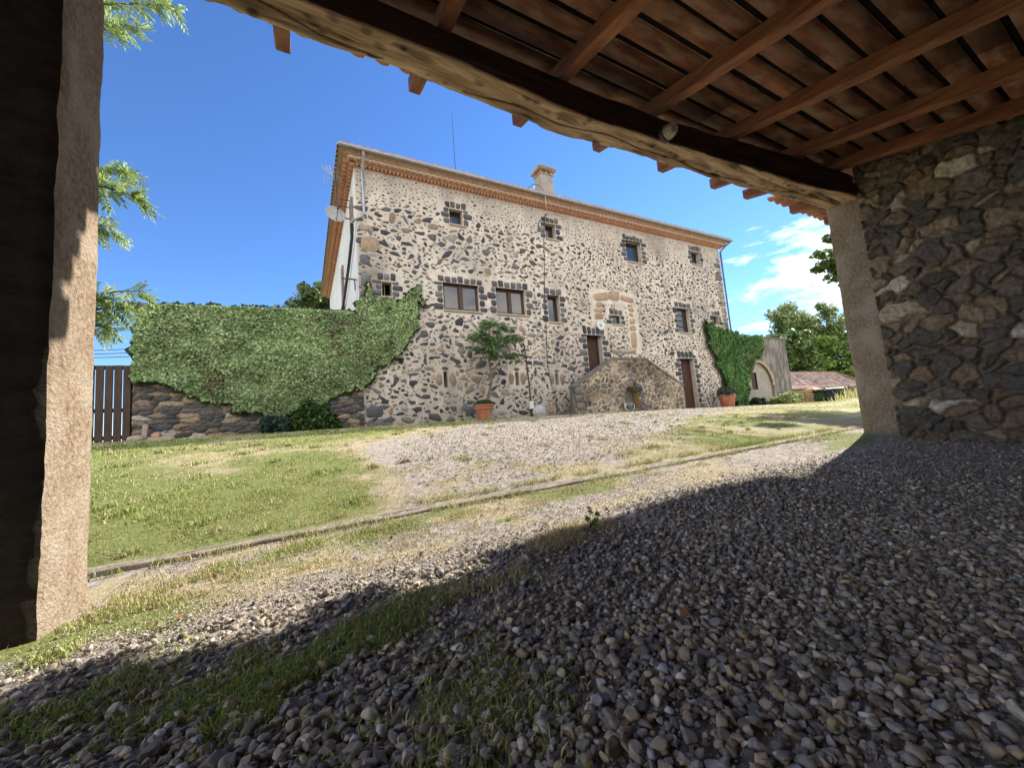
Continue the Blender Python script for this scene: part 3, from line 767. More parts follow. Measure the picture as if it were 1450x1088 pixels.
mbk.box(-5.2, 7.4, -2.9, -2.61, -.3, 2.9)
mbk.build('back_wall', M['dark_plaster'], shed)

# the great bowed beam
bxs = [-3.2, -1.5, -.4, .3, 1.2, 2.3, 3.4, 4.7, 5.8, 6.7, 7.5]
yin = [2.62, 2.62, 2.62, 2.62, 2.61, 2.575, 2.53, 2.37, 2.27, 2.12, 2.10]
yout = [2.90, 2.90, 2.89, 2.89, 2.90, 2.885, 2.84, 2.75, 2.64, 2.52, 2.50]
zin = [3.74, 3.74, 3.70, 3.68, 3.675, 3.60, 3.61, 3.55, 3.52, 3.50, 3.55]
zout = [3.72, 3.70, 3.68, 3.67, 3.68, 3.60, 3.64, 3.60, 3.57, 3.55, 3.56]
ztop = [4.0, 4.0, 4.0, 4.0, 3.97, 3.95, 3.93, 3.92, 3.92, 3.87, 3.87]
nsx = 900; ring = 150
sx_ = np.linspace(-3.2, 7.5, nsx)
def cs(x, ys):
    # Catmull-Rom through the control values
    xs = np.array(bxs); ys = np.array(ys); m_ = np.gradient(ys, xs); i = np.clip(np.searchsorted(xs, x) - 1, 0, len(xs) - 2)
    hh = xs[i + 1] - xs[i]; t = (x - xs[i]) / hh
    return (2 * t ** 3 - 3 * t ** 2 + 1) * ys[i] + (t ** 3 - 2 * t ** 2 + t) * hh * m_[i] + (-2 * t ** 3 + 3 * t ** 2) * ys[i + 1] + (t ** 3 - t ** 2) * hh * m_[i + 1]
Yi, Yo, Zi, Zo, Zt = [cs(sx_, q) for q in (yin, yout, zin, zout, ztop)]
per = np.linspace(0, 1, ring, endpoint=False)
BV = np.zeros((nsx, ring, 3)); BC = np.ones((nsx, ring, 3))
for i in range(nsx):
    # perimeter: bottom inner -> bottom outer -> top outer -> top inner with rounded corners
    c_ = np.array([[Yi[i], Zi[i]], [Yo[i], Zo[i]], [Yo[i] - .03, Zt[i]], [Yi[i] + .02, Zt[i]]])
    rr_ = np.array([.02, .05, .06, .05])
    pts = []
    for k in range(4):
        p, q, r_ = c_[k - 1], c_[k], c_[(k + 1) % 4]
        d1 = (p - q) / np.linalg.norm(p - q); d2 = (r_ - q) / np.linalg.norm(r_ - q)
        for t in np.linspace(0, 1, 6): 
            a1 = q + d1 * rr_[k]; a2 = q + d2 * rr_[k]
            pts.append((1 - t) ** 2 * a1 + 2 * t * (1 - t) * q + t * t * a2)
    pts = np.array(pts + [pts[0]]); L_ = np.r_[0, np.cumsum(np.linalg.norm(np.diff(pts, axis=0), axis=1))]; 
    yy_ = np.interp(per * L_[-1], L_, pts[:, 0]); zz_ = np.interp(per * L_[-1], L_, pts[:, 1])
    BV[i, :, 0] = sx_[i]; BV[i, :, 1] = yy_; BV[i, :, 2] = zz_
nb = (fbm(BV[..., 0] * 1.6, BV[..., 1] * 9, BV[..., 2] * 9, 4) - .5)
cyb = ((Yi + Yo) / 2)[:, None]; czb = ((Zi + Zt) / 2)[:, None]
BV[..., 1] += (BV[..., 1] - cyb) * nb * .34; BV[..., 2] += (BV[..., 2] - czb) * nb * .22
# long drying crack and hewn hollows on the underside
yc = Yi * .38 + Yo * .62 + .045 * np.sin(sx_ * 1.7) + .02 * np.sin(sx_ * 6.1)
onb = BV[..., 2] < czb - .05
dcr = np.abs(BV[..., 1] - yc[:, None])
cr = onb * np.clip(1 - dcr / .010, 0, 1) * (fbm(sx_ * 1.1, 0 * sx_, 2.0, 2) > .36)[:, None]
hol = np.clip((fbm(BV[..., 0] * 2.6, BV[..., 1] * 9, 7.0, 3) - .62) * 9, 0, 1) * onb
BV[..., 2] += cr * .035 + hol * .018
spl = np.clip((fbm(BV[..., 0] * 1.1, BV[..., 1] * 30, BV[..., 2] * 30, 4) - .60) * 12, 0, 1)
BV[..., 2] += spl * .006 * onb
rk = np.random.default_rng(77); kn = np.zeros(BV.shape[:2])
for _ in range(60):
    kx, ky = rk.uniform(-.4, 7), rk.uniform(.1, .9); kyy = cs(np.array([kx]), yin)[0] * (1 - ky) + cs(np.array([kx]), yout)[0] * ky; kr = rk.uniform(.012, .035)
    dd_ = np.hypot((BV[..., 0] - kx) / 1.6, BV[..., 1] - kyy) / kr; kn = np.maximum(kn, onb * np.exp(-dd_ ** 2) - .55 * onb * np.exp(-((dd_ - 1.5) / .4) ** 2))
BV[..., 2] -= kn * .010
BC *= (1 - .88 * cr - .45 * hol - .45 * spl - .55 * np.clip(kn, 0, 1))[..., None]
# the inner face is darkened in colour to paint in its shade
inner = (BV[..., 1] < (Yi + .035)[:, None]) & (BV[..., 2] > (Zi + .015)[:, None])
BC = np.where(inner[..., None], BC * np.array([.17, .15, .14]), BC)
id_ = np.arange(nsx * ring).reshape(nsx, ring)
BF = np.stack([id_[:-1], id_[1:], np.roll(id_, -1, 1)[1:], np.roll(id_, -1, 1)[:-1]], -1).reshape(-1, 4)[:, ::-1]
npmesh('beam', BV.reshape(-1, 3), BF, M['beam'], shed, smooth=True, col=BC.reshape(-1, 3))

# rafters
ry1 = lambda x: 3.60 - .03 * x
for k, xr in enumerate((-4.9, -3.75, -2.5, -1.33, -.15, 1.02, 2.21, 3.38, 4.55, 5.69, 6.53, 7.9, 9.1)):
    w_ = .12; y0, y1 = -2.75, ry1(xr); mb = MB()
    ns = 14; vs = []; rr = np.random.default_rng(k)
    for i in range(ns + 1):
        y = y0 + (y1 - y0) * i / ns; z = roofz(y); q = (vn(y * 1.3, k * 5.0, 0) - .5) * .016; b_ = .008
        for (a, c_) in ((0, b_), (b_, 0), (w_ - b_, 0), (w_, b_), (w_, .145), (0, .145)):
            vs.append((xr + a + q, y, z + c_ + (vn(y * 2, k * 3.0, 4) - .5) * .008 * (c_ < .1)))
    fs = [[i * 6 + j, i * 6 + (j + 1) % 6, (i + 1) * 6 + (j + 1) % 6, (i + 1) * 6 + j][::-1] for i in range(ns) for j in range(6)]
    fs += [list(range(6)), [ns * 6 + j for j in range(6)][::-1]]
    mb.add(vs, fs); mb.build('rafter', M['rafter'], shed)
# boards across the rafters, with dark gaps
mb = MB(); BCc = []
rb = np.random.default_rng(5)
y = -2.8; j = 0
while y < 3.10:
    w_ = .197 + rb.uniform(-.012, .008)
    xs = [-5.2]
    while xs[-1] < 10.3: xs.append(min(10.35, xs[-1] + rb.choice([2.34, 3.5, 4.7])))
    for a, b_ in zip(xs[:-1], xs[1:]):
        zb = roofz(y) + .146 + rb.uniform(0, .005); sh = rb.uniform(.62, 1.25); wj = rb.uniform(-.008, .008)
        y0_, y1_ = y + wj, y + w_ + wj
        n0 = len(mb.v)
        mb.hexa([(a + .004, y0_, zb), (b_ - .004, y0_, zb), (b_ - .004, y1_, zb + SL * w_), (a + .004, y1_, zb + SL * w_),
                 (a + .004, y0_, zb + .004), (b_ - .004, y0_, zb + .004), (b_ - .004, y1_, zb + SL * w_ + .004), (a + .004, y1_, zb + SL * w_ + .004)])
        BCc += [[sh * rb.uniform(.95, 1.05), sh * .97, sh * .93]] * 8
    y += .2345; j += 1
npmesh('ceiling_boards', np.array(mb.v), np.array(mb.f), M['board'], shed, col=np.array(BCc))
# underlay closing the gaps, then barrel tiles
mb = MB()
ye = 3.10
mb.hexa([(-5.2, -2.9, roofz(-2.9) + .157), (10.4, -2.9, roofz(-2.9) + .157), (10.4, ye, roofz(ye) + .157), (-5.2, ye, roofz(ye) + .157),
         (-5.2, -2.9, roofz(-2.9) + .2), (10.4, -2.9, roofz(-2.9) + .2), (10.4, ye, roofz(ye) + .2), (-5.2, ye, roofz(ye) + .2)])
mb.build('underlay', M['dark'], shed)
def barrels(mb, x0, x1, pitch, y0, y1, zf, r=.085, sag=True, over=.05, nseg=8, tl=.42, th=.014, shift=lambda x: 0):
    """canal tiles: channels (convex down) and covers (convex up)"""
    x = x0; k = 0
    while x < x1:
        for up in (0, 1):
            cx_ = x + (pitch / 2 if up else 0)
            yy = y1 + shift(x) + (over * .3 if up else over) + rb.uniform(-.02, .02)
            while yy > y0:
                ya = yy - tl
                vs = []
                for (yq, sc, lift) in ((yy, 1.0, .012), (max(ya, y0), .88, 0.0)):
                    for rad in (r * sc, (r - th) * sc):
                        for q in range(nseg + 1):
                            an = math.pi * q / nseg
                            dz = math.sin(an) * rad * .75
                            vs.append((cx_ + math.cos(an) * rad, yq, zf(yq) + (dz + .045 if up else -dz + .055) + lift))
                m_ = nseg + 1; fs = []
                for q in range(nseg):
                    fs.append((q, q + 1, 2 * m_ + q + 1, 2 * m_ + q)); fs.append((m_ + q, 3 * m_ + q, 3 * m_ + q + 1, m_ + q + 1))
                    fs.append((q, m_ + q, m_ + q + 1, q + 1))
                fs.append((0, 2 * m_, 3 * m_, m_)); fs.append((nseg, m_ + nseg, 3 * m_ + nseg, 2 * m_ + nseg))
                mb.add(vs, fs); yy = ya + .06
                if yy - .06 <= y0: break
        x += pitch; k += 1
mb = MB(); barrels(mb, -5.1, 10.3, .235, 1.4, 3.53, lambda y: roofz(y) + .205, shift=lambda x: -.055 * max(x - 1.9, 0) if x < 7.5 else -.06)
mb.build('roof_tiles', M['tilered'], shed)

# bulkhead lamp with wire guard on the beam
L0 = at(950, 184, 2.40); lx, ly, lz = L0
lt = thing('bulkhead_lamp', 'round caged bulkhead lamp fixed to the inner side of the big beam', 'lamp', tuple(L0))
mb = MB()
def lathe_y(mb, c, prof, n=20):
    vs = []; 
    for (r_, d) in prof:
        for k in range(n):
            an = 2 * math.pi * k / n
            vs.append((c[0] + r_ * math.cos(an), c[1] - d, c[2] + r_ * math.sin(an)))
    fs = []
    for i in range(len(prof) - 1):
        for k in range(n): fs.append((i * n + k, i * n + (k + 1) % n, (i + 1) * n + (k + 1) % n, (i + 1) * n + k))
    mb.add(vs, fs)
lathe_y(mb, (lx, ly + .10, lz), [(0, .0), (.075, 0), (.078, .03), (.07, .045), (.0, .045)]); mb.build('base', M['darkmetal'], lt, True)
mb = MB(); lathe_y(mb, (lx, ly + .055, lz), [(.064, 0), (.064, .03), (.058, .06), (.045, .085), (.025, .1), (.0, .104)]); mb.build('glass', M['frost'], lt, True)
mb = MB()
for k in range(4):
    an = math.pi * k / 4; pts = []
    for t in np.linspace(-1, 1, 13):
        pts.append((lx + math.cos(an) * .074 * t, ly + .05 - .118 * math.sqrt(max(1 - t * t, 0)), lz + math.sin(an) * .074 * t))
    mb.tube(pts, .0036, 5)
mb.tube([(lx + .074 * math.cos(a), ly + .035, lz + .074 * math.sin(a)) for a in np.linspace(0, 2 * math.pi, 21)], .003, 5)
mb.tube([(lx + .055 * math.cos(a), ly - .03, lz + .055 * math.sin(a)) for a in np.linspace(0, 2 * math.pi, 21)], .0025, 5)
mb.build('wire_guard', M['wire'], lt, True)

# ------------------------------------------------------------------ concrete edging with its groove
ed = thing('concrete_edging', 'long concrete edging with a narrow groove between gravel and lawn', 'edging', (1.4, 3.3, 0))
ex = np.arange(-2.2, 9.2, .04)
def edge_strip(name, a0, a1, zt, m, seed, amp=.012, h=.12):
    vs = []; n5 = 5
    for x in ex:
        yb = curb_y(x); zb = .5 * float(ground0(x, yb - .06)) + .5 * float(ground0(x, yb + .2)) - .008
        w1 = (fbm(x * 2.2, seed, 0, 4) - .5) * .03; w2 = (fbm(x * 2.2, seed + 9, 0, 4) - .5) * .03
        zz = zb + zt + (fbm(x * 3, seed + 3, 0, 4) - .5) * amp * 2
        for (yy_, z_) in ((a0 + w1, zz - h), (a0 + w1, zz - .012), (a0 + w1 + .012, zz), (a1 + w2 - .012, zz + (fbm(x * 5, seed, 4, 3) - .5) * amp), (a1 + w2, zz - .012), (a1 + w2, zz - h)):
            vs.append((x, yb + yy_, z_))
    k = 6; fs = [[i * k + j, (i + 1) * k + j, (i + 1) * k + j + 1, i * k + j + 1] for i in range(len(ex) - 1) for j in range(k - 1)]
    return npmesh(name, np.array(vs), np.array(fs), M[m], ed, smooth=True)
edge_strip('edge_strip', -.028, .026, .010, 'concrete', 3)
edge_strip('edge_strip', .064, .115, .012, 'concrete', 13, .009)
edge_strip('groove', .026, .064, -.022, 'groove', 23, .003)

# ------------------------------------------------------------------ farmhouse
FY = 12.0
HX0, HX1 = 1.55, 19.88
HD = 25.0                                   # rear of the house
def ez(x): return 9.07 + .0065 * (x - HX0)    # underside of the cornice
house = thing('farmhouse', 'three storey stone farmhouse of pale mortar set with dark stones', 'farmhouse', (10.7, 12, .8))
WIN = {}
def W_(k, *b): WIN[k] = bx4(*b, FY)
W_('t1', 636.5, 296, 655, 318); W_('t2', 772, 316, 787, 338); W_('t3', 887, 342, 908, 371); W_('t4', 979, 356, 991, 374)
W_('m0', 541, 398, 555, 419); W_('m1', 628, 402, 678, 440); W_('m2', 703, 409, 744, 445); W_('m3', 776, 418, 793, 456)
W_('m4', 960, 436, 977, 471); W_('m5', 1010.5, 447, 1018, 459.5); W_('niche', 867, 446, 879, 459)
WIN['door2'] = (10.17, 10.97, 1.75, 4.02); WIN['doorR'] = (15.70, 16.68, .55, 3.10)
W_('s1', 628.5, 526, 634, 549); W_('s2', 730, 527, 735, 546); W_('s3', 786.5, 529, 791, 545)
DEP = dict(t1=.26, t2=.30, t3=.28, t4=.28, m0=.34, m1=.16, m2=.20, m3=.26, m4=.24, m5=.25, niche=.16, door2=.34, doorR=.32, s1=.35, s2=.35, s3=.35)
xs = sorted(set(list(np.round(np.arange(HX0 + .27, HX1, .27), 3)) + [HX0, HX1] + [v[0] for v in WIN.values()] + [v[1] for v in WIN.values()] + list(np.arange(3, 19, 2.0))))
zs = sorted(set(list(np.round(np.arange(.45, 8.9, .27), 3)) + [.2, 8.95] + [v[2] for v in WIN.values()] + [v[3] for v in WIN.values()]))
mb = MB()
def hole(xm, zm): return any(v[0] < xm < v[1] and v[2] < zm < v[3] for v in WIN.values())
for i in range(len(xs) - 1):
    for j in range(len(zs) - 1):
        if hole((xs[i] + xs[i + 1]) / 2, (zs[j] + zs[j + 1]) / 2): continue
        mb.add([(xs[i], FY, zs[j]), (xs[i + 1], FY, zs[j]), (xs[i + 1], FY, zs[j + 1]), (xs[i], FY, zs[j + 1])], [(0, 1, 2, 3)])
    mb.add([(xs[i], FY, 8.95), (xs[i + 1], FY, 8.95), (xs[i + 1], FY, ez(xs[i + 1]) + .2), (xs[i], FY, ez(xs[i]) + .2)], [(0, 1, 2, 3)])
for k, (a, b_, c_, d) in WIN.items():          # reveals
    D = FY + DEP[k]
    mb.add([(a, FY, c_), (b_, FY, c_), (b_, FY, d), (a, FY, d), (a, D, c_), (b_, D, c_), (b_, D, d), (a, D, d)],
           [(0, 4, 5, 1), (1, 5, 6, 2), (2, 6, 7, 3), (3, 7, 4, 0)])
mb.cur = 1                                       # side and rear walls
zt = 9.3
mb.add([(HX0, FY, .2), (HX0, HD, .2), (HX0, HD, zt), (HX0, FY, zt)], [(3, 2, 1, 0)])
mb.add([(HX1, FY, .2), (HX1, HD, .2), (HX1, HD, zt), (HX1, FY, zt)], [(0, 1, 2, 3)])
mb.add([(HX0, HD, .2), (HX1, HD, .2), (HX1, HD, zt), (HX0, HD, zt)], [(3, 2, 1, 0)])
mb.cur = 2
for k, (a, b_, c_, d) in WIN.items():
    D = FY + DEP[k] + .06; mb.add([(a - .05, D, c_ - .05), (b_ + .05, D, c_ - .05), (b_ + .05, D, d + .05), (a - .05, D, d + .05)], [(0, 1, 2, 3)])
def damp(x, z):
    st_ = (1 - sstep(.7, 2.0 + 1.2 * (fbm(x * .7, z * .3, 2, 3) - .5) * 2, z)) * fbm(x * 1.4, z * 1.4, 5, 3) * .6
    st_ = st_ + .55 * np.exp(-((x - 2.0) / .5) ** 2 - ((z - 5.5) / 1.0) ** 2) * fbm(x * 3, z * 3, 7, 3) * 1.4
    st_ = st_ + np.clip(fbm(x * 2.6, z * .5, 9, 4) - .52, 0, 1) * .8 + np.clip(fbm(x * .6, z * .6, 19, 3) - .5, 0, 1) * .8
    st_ = st_ + .16 * sstep(8.0, 8.9, z)
    return np.clip(1 - st_, .38, 1.08)
wv = np.array(mb.v); wc = np.where(np.abs(wv[:, 1] - FY) < 1e-4, damp(wv[:, 0], wv[:, 2]), .95)
npmesh('wall', wv, mb.f, [M['mortar_wall'], M['whitewash'], M['dark']], house, mi=mb.m, col=np.stack([wc, wc * (.985), wc * (.96 + .05 * (1 - wc))], -1))

# stones set into the mortar: irregular low domes
class Stones:
    def __init__(s): s.V = []; s.F = []; s.C = []; s.n = 0
    def poly(s, pts, y, h, colr, inset=.8):
        """pts: outline (x,z); laid on the plane y, bulging h towards the viewer (-y)"""
        pts = np.array(pts); k = len(pts); c_ = pts.mean(0); b_ = s.n
        r1 = c_ + (pts - c_) * inset
        for p in pts: s.V.append((p[0], y + .004, p[1]))
        for p in r1: s.V.append((p[0], y - h * random.uniform(.75, 1.0), p[1]))
        s.V.append((c_[0], y - h * 1.1, c_[1]))
        for i in range(k):
            j = (i + 1) % k
            s.F += [(b_ + i, b_ + j, b_ + k + j), (b_ + i, b_ + k + j, b_ + k + i), (b_ + k + i, b_ + k + j, b_ + 2 * k)]
        for _ in range(2 * k + 1): s.C.append(tuple(np.array(colr) * random.uniform(.85, 1.15)))
        s.n += 2 * k + 1
    def build(s, name, parent, m='stone_far'):
        return npmesh(name, np.array(s.V), np.array(s.F), M[m], parent, smooth=False, col=np.array(s.C))
def blob(cx_, cz_, rx, rz, k=None, ang=0, irr=.3):
    k = k or random.randint(5, 9); out = []
    for i in range(k):
        a = 2 * math.pi * (i + random.uniform(-.28, .28)) / k; r_ = 1 + random.uniform(-irr, irr)
        u, v = math.cos(a) * rx * r_, math.sin(a) * rz * r_
        out.append((cx_ + u * math.cos(ang) - v * math.sin(ang), cz_ + u * math.sin(ang) + v * math.cos(ang)))
    return out
def block(x0, x1, z0, z1, j=.012, cut=.22):
    """rounded building block outline"""
    w, h = x1 - x0, z1 - z0; c_ = min(w, h) * cut; q = lambda: random.uniform(-j, j)
    return [(x0 + c_ + q(), z0 + q()), (x1 - c_ + q(), z0 + q()), (x1 + q(), z0 + c_ + q()), (x1 + q(), z1 - c_ + q()), (x1 - c_ + q(), z1 + q()), (x0 + c_ + q(), z1 + q()), (x0 + q(), z1 - c_ + q()), (x0 + q(), z0 + c_ + q())]
BAS = [(.075, .076, .084), (.055, .055, .06), (.095, .093, .096), (.13, .122, .115)]
def basalt(): return tuple(np.array(random.choice(BAS)) * random.uniform(.75, 1.3))
# clear zones where no scattered stones go: (x0,x1,z0,z1)
clear = []
for k, (a, b_, c_, d) in WIN.items():
    m_ = .30 if k[0] != 's' else .26
    clear.append((a - m_, b_ + m_, c_ - .12, d + (.34 if k[0] != 's' else .22)))
PO = bx4(840, 412, 903, 505, FY)
for r_ in ((10.55, 11.18, 3.6, 6.0), (12.62, 13.22, 3.35, 5.95), (10.7, 13.1, 5.45, 6.05)): clear.append(r_)
S = Stones(); placed = {}
def ok(x, z, r_):
    gx_, gz_ = int(x / .4), int(z / .4)
    for i in (-1, 0, 1):
        for j in (-1, 0, 1):
            for (px_, pz_, pr) in placed.get((gx_ + i, gz_ + j), ()):
                if (px_ - x) ** 2 + ((pz_ - z) * 1.35) ** 2 < (r_ + pr) ** 2: return False
    return True
def zone(x, z):
    """probability, small size, large size, clearance"""
    top = ez(x) - z
    if top < .75: return .95, .020, .05, 1.7
    if top < 1.15: return 1.0, .024, .085, 1.3
    return 1.0, .024, .175, 1.03
cands = []
for (n_, ua, ub) in ((520, .70, 1.0), (4200, .38, .70), (12000, .14, .38), (18000, 0, .14)):
    for i in range(n_): cands.append((random.uniform(HX0 + .05, HX1 - .05), random.uniform(.55, 9.05), random.uniform(ua, ub)))
cands.sort(key=lambda q: -q[2])
cnt = 0
for (x, z, u) in cands:
    if z > ez(x) - .06: continue
    p, s0, s1, cl = zone(x, z)
    dens = float(vn(x * .55, z * .8, 3)) ; p *= .45 + .9 * dens
    if x > 11: s1 *= .78
    if z < 1.3: s1 *= 1.2; p *= 1.3
    if random.random() > p: continue
    r_ = s0 + (s1 - s0) * u * (.7 + .6 * float(vn(x * .4 + 9, z * .4, 1)))
    if any(a - r_ * .7 < x < b_ + r_ * .7 and c_ - r_ * .7 < z < d + r_ * .7 for a, b_, c_, d in clear): continue
    if 8.5 < x < 14.6 and z < 3.1 - abs(x - 11.6) * .5: 
        if z < .7: continue
    if not ok(x, z, r_ * cl): continue
    placed.setdefault((int(x / .4), int(z / .4)), []).append((x, z, r_ * cl)); cnt += 1
    t = random.random()
    colr = basalt() if t < .72 else ((.24, .19, .14) if t < .84 else ((.30, .27, .23) if t < .96 else (.30, .21, .15)))
    S.poly(blob(x, z, r_ * random.uniform(.9, 1.35), r_ * random.uniform(.42, .8), ang=random.gauss(0, .4) + (math.pi / 2 if random.random() < .12 else 0), irr=.46), FY, .012 + r_ * .10, colr, .78)
# corner quoins, mostly at the left and right arris
z = .9
for (z0, z1, w, c_) in ((.75, 1.15, .75, (.16, .15, .14)), (1.2, 1.55, .5, (.10, .10, .105)), (6.35, 6.85, .62, (.33, .25, .17)), (5.9, 6.25, .3, (.12, .12, .13)), (7.0, 7.2, .45, (.3, .25, .19)), (5.2, 5.6, .3, (.13, .13, .14)), (4.6, 5.0, .35, (.15, .14, .14))):
    S.poly(block(HX0 + .06, HX0 + .06 + w, z0, z1), FY, .03, c_, .85)
z = .8
while z < 8.6:
    h = random.uniform(.22, .4); S.poly(block(HX1 - random.uniform(.35, .6), HX1 - .04, z, z + h), FY, .02, (.26, .225, .18) if random.random() < .75 else (.14, .13, .12), .88); z += h + .06
S.build('embedded_stones', house)
print('stones', cnt)

# old sandstone portal, walled up
S = Stones()
SAND = [(.36, .27, .18), (.33, .235, .16), (.36, .24, .185)]
def px2(p): q = at(p[0], p[1], FY); return (q[0], q[2])
for pts, c_ in (([(838, 417), (861, 413), (864, 425), (843, 427)], 0), ([(861, 412), (877, 413), (877, 427), (863, 425)], 1), ([(878, 417), (897, 423), (896, 430), (878, 425)], 2),
                ([(844, 428), (853, 428), (853, 435), (844, 435)], 0), ([(840, 437), (854, 436), (854, 443), (842, 442)], 0), ([(842, 444), (853, 443), (855, 452), (842, 452)], 1),
                ([(888, 431), (896, 432), (895, 435), (888, 434)], 0), ([(889, 436), (898, 437), (897, 442), (890, 441)], 0), ([(890, 443), (896, 444), (897, 449), (891, 448)], 0),
                ([(891, 451), (898, 451), (900, 459), (891, 459)], 0), ([(891, 461), (899, 461), (901, 469), (892, 468)], 0), ([(893, 470), (901, 470), (902, 494), (894, 493)], 0),
                ([(864, 495), (882, 495), (882, 501), (865, 500)], 0), ([(883, 496), (902, 494), (900, 501), (884, 501)], 0), ([(862, 436), (871, 434), (871, 438), (863, 438)], 0)):
    q = [px2(p) for p in pts]; q = q[::-1] if False else q
    out = []
    for i in range(4):
        a, b_ = np.array(q[i]), np.array(q[(i + 1) % 4]); out += [tuple(a * .85 + b_ * .15), tuple(a * .15 + b_ * .85)]
    area = sum(out[i][0] * out[(i + 1) % 8][1] - out[(i + 1) % 8][0] * out[i][1] for i in range(8))
    if area < 0: out = out[::-1]
    S.poly(out, FY, .022, SAND[c_], .92)
S.build('walled_up_portal', house)

def surround(S, a, b_, c_, d, t=.2, top=.24, n_top=None, both=True):
    for side in (0, 1):
        z = c_ - .02; k = random.randint(0, 1)
        while z < d - .02:
            h = min(random.uniform(.19, .27), d + .02 - z)
            if d - z - h < .1: h = d - z
            w = (t * 1.25 if k % 2 else t * .8) * random.uniform(.85, 1.15)
            if side: S.poly(block(b_ + .012, b_ + w, z + .012, z + h - .012), FY, .035, basalt(), .82)
            else: S.poly(block(a - w, a - .012, z + .012, z + h - .012), FY, .035, basalt(), .82)
            z += h; k += 1
    w = b_ - a + t * 1.1; n_ = n_top or max(3, round(w / .2)); x = a - t * .55
    for i in range(n_):
        ww = w / n_; tt = top * random.uniform(.8, 1.15); lean = (i - (n_ - 1) / 2) * .012
        p = block(x + .012, x + ww - .012, d + .015, d + tt, cut=.16); p = [(u + (v - d) * lean * 4, v) for u, v in p]
        S.poly(p, FY, .035, basalt(), .82); x += ww
def window(k, label, leaves=1, bars=False, sill=True, frame=.05, net=False, n_top=None, t=.2, fm='framewood'):
    a, b_, c_, d = WIN[k]; D = FY + DEP[k]
    w = thing('window', None, None); w.parent = house; w.location = (a - 10.7, FY - 12, c_ - .8)
    del_ = w; w['label'] = label
    mb = MB(); f = frame; y0, y1 = D - .07, D + .01
    mb.bbox(a + .003, a + f, y0, y1, c_ + .003, d - .003, .006); mb.bbox(b_ - f, b_ - .003, y0, y1, c_ + .003, d - .003, .006)
    mb.bbox(a + f + .002, b_ - f - .002, y0 + .002, y1, d - f, d - .004, .006); mb.bbox(a + f + .002, b_ - f - .002, y0 + .002, y1, c_ + .004, c_ + f, .006)
    if leaves == 2:
        xm = (a + b_) / 2; mb.bbox(xm - .05, xm + .05, y0 - .012, y1, c_ + f + .003, d - f - .003, .006)
        for (p, q) in ((a + f + .003, xm - .053), (xm + .053, b_ - f - .003)):
            mb.bbox(p, p + .035, y0 + .014, y1 - .01, c_ + f + .003, d - f - .003, .004); mb.bbox(q - .035, q, y0 + .014, y1 - .01, c_ + f + .003, d - f - .003, .004)
            mb.bbox(p + .037, q - .037, y0 + .016, y1 - .01, c_ + f + .003, c_ + f + .05, .004); mb.bbox(p + .037, q - .037, y0 + .016, y1 - .01, d - f - .05, d - f - .003, .004)
    if bars:
        for q in np.linspace(c_ + f, d - f, bars + 2)[1:-1]: mb.bbox(a + f + .003, b_ - f - .003, y0 - .004, y1, q - .013, q + .013, .004)
    mb.build('frame', M[fm], w)
    mb = MB(); mb.box(a + f * .6, b_ - f * .6, D - .028, D - .016, c_ + f * .6, d - f * .6); mb.build('pane', M['glass'], w)
    if sill:
        mb = MB(); mb.bbox(a - .02, b_ + .12, FY - .06, D - .075, c_ - .065, c_ - .003, .012); mb.build('sill', M['sill'], w)
    if k != 's': 
        S = Stones(); surround(S, a, b_, c_, d, n_top=n_top, t=t); S.build('stone_surround', w)
    # timber or mortar lintel under the stones
    mb = MB(); mb.box(a - .0, b_ + .0, FY - .012, FY + .07, d - .035, d - .003); mb.build('lintel', M['framewood' if k in ('m1', 'm2', 't3', 'm3') else 'sill'], w)
    return w
window('t1', 'small square top floor window, leftmost under the eaves', 1, t=.26, frame=.06)
window('t2', 'small deep top floor window below the chimney', 1, t=.26, frame=.05)
window('t3', 'tall narrow top floor window, third from the left', 1, t=.26)
window('t4', 'smallest top floor window near the right corner', 1, t=.22)
window('m1', 'wide screened window above the ivy', 2, n_top=7, frame=.04, t=.27)
window('m2', 'wide two leaf wooden window', 2, n_top=6, frame=.05, t=.25)
window('m3', 'narrow tall wooden window with sill', 1, n_top=3, t=.24)
window('m4', 'barred window on the right', 1, bars=3, n_top=4, t=.24)
window('m5', 'tiny window by the right corner', 1, sill=False, t=.22)
window('niche', 'little square window inside the walled up portal', 1, n_top=3, t=.24, fm='darkmetal')
# open unglazed hole at the far left
a, b_, c_, d = WIN['m0']; w = thing('window', None, None); w.parent = house; w.location = (a - 10.7, 0, c_ - .8); w['label'] = 'small unglazed opening above the ivy'
S = Stones(); surround(S, a, b_, c_, d, t=.24, n_top=3); S.build('stone_surround', w)
mb = MB(); mb.box(a, b_, FY - .01, FY + .1, d - .04, d - .003); mb.box(a + .1, a + .115, FY + .2, FY + .215, c_, d); mb.build('lintel', M['sill'], w)
# three ventilation slits with flat side stones
for k in ('s1', 's2', 's3'):
    a, b_, c_, d = WIN[k]; S = Stones()
    S.poly(blob(a - .16, (c_ + d) / 2, .12, .22, 7, irr=.12), FY, .02, (.27, .215, .17), .9); S.poly(blob(b_ + .17, (c_ + d) / 2, .13, .24, 7, irr=.12), FY, .02, (.25, .20, .16), .9)
    S.poly(blob((a + b_) / 2, d + .1, .14, .07, 6, irr=.15), FY, .02, basalt(), .85)
    S.build('vent_slit', house)
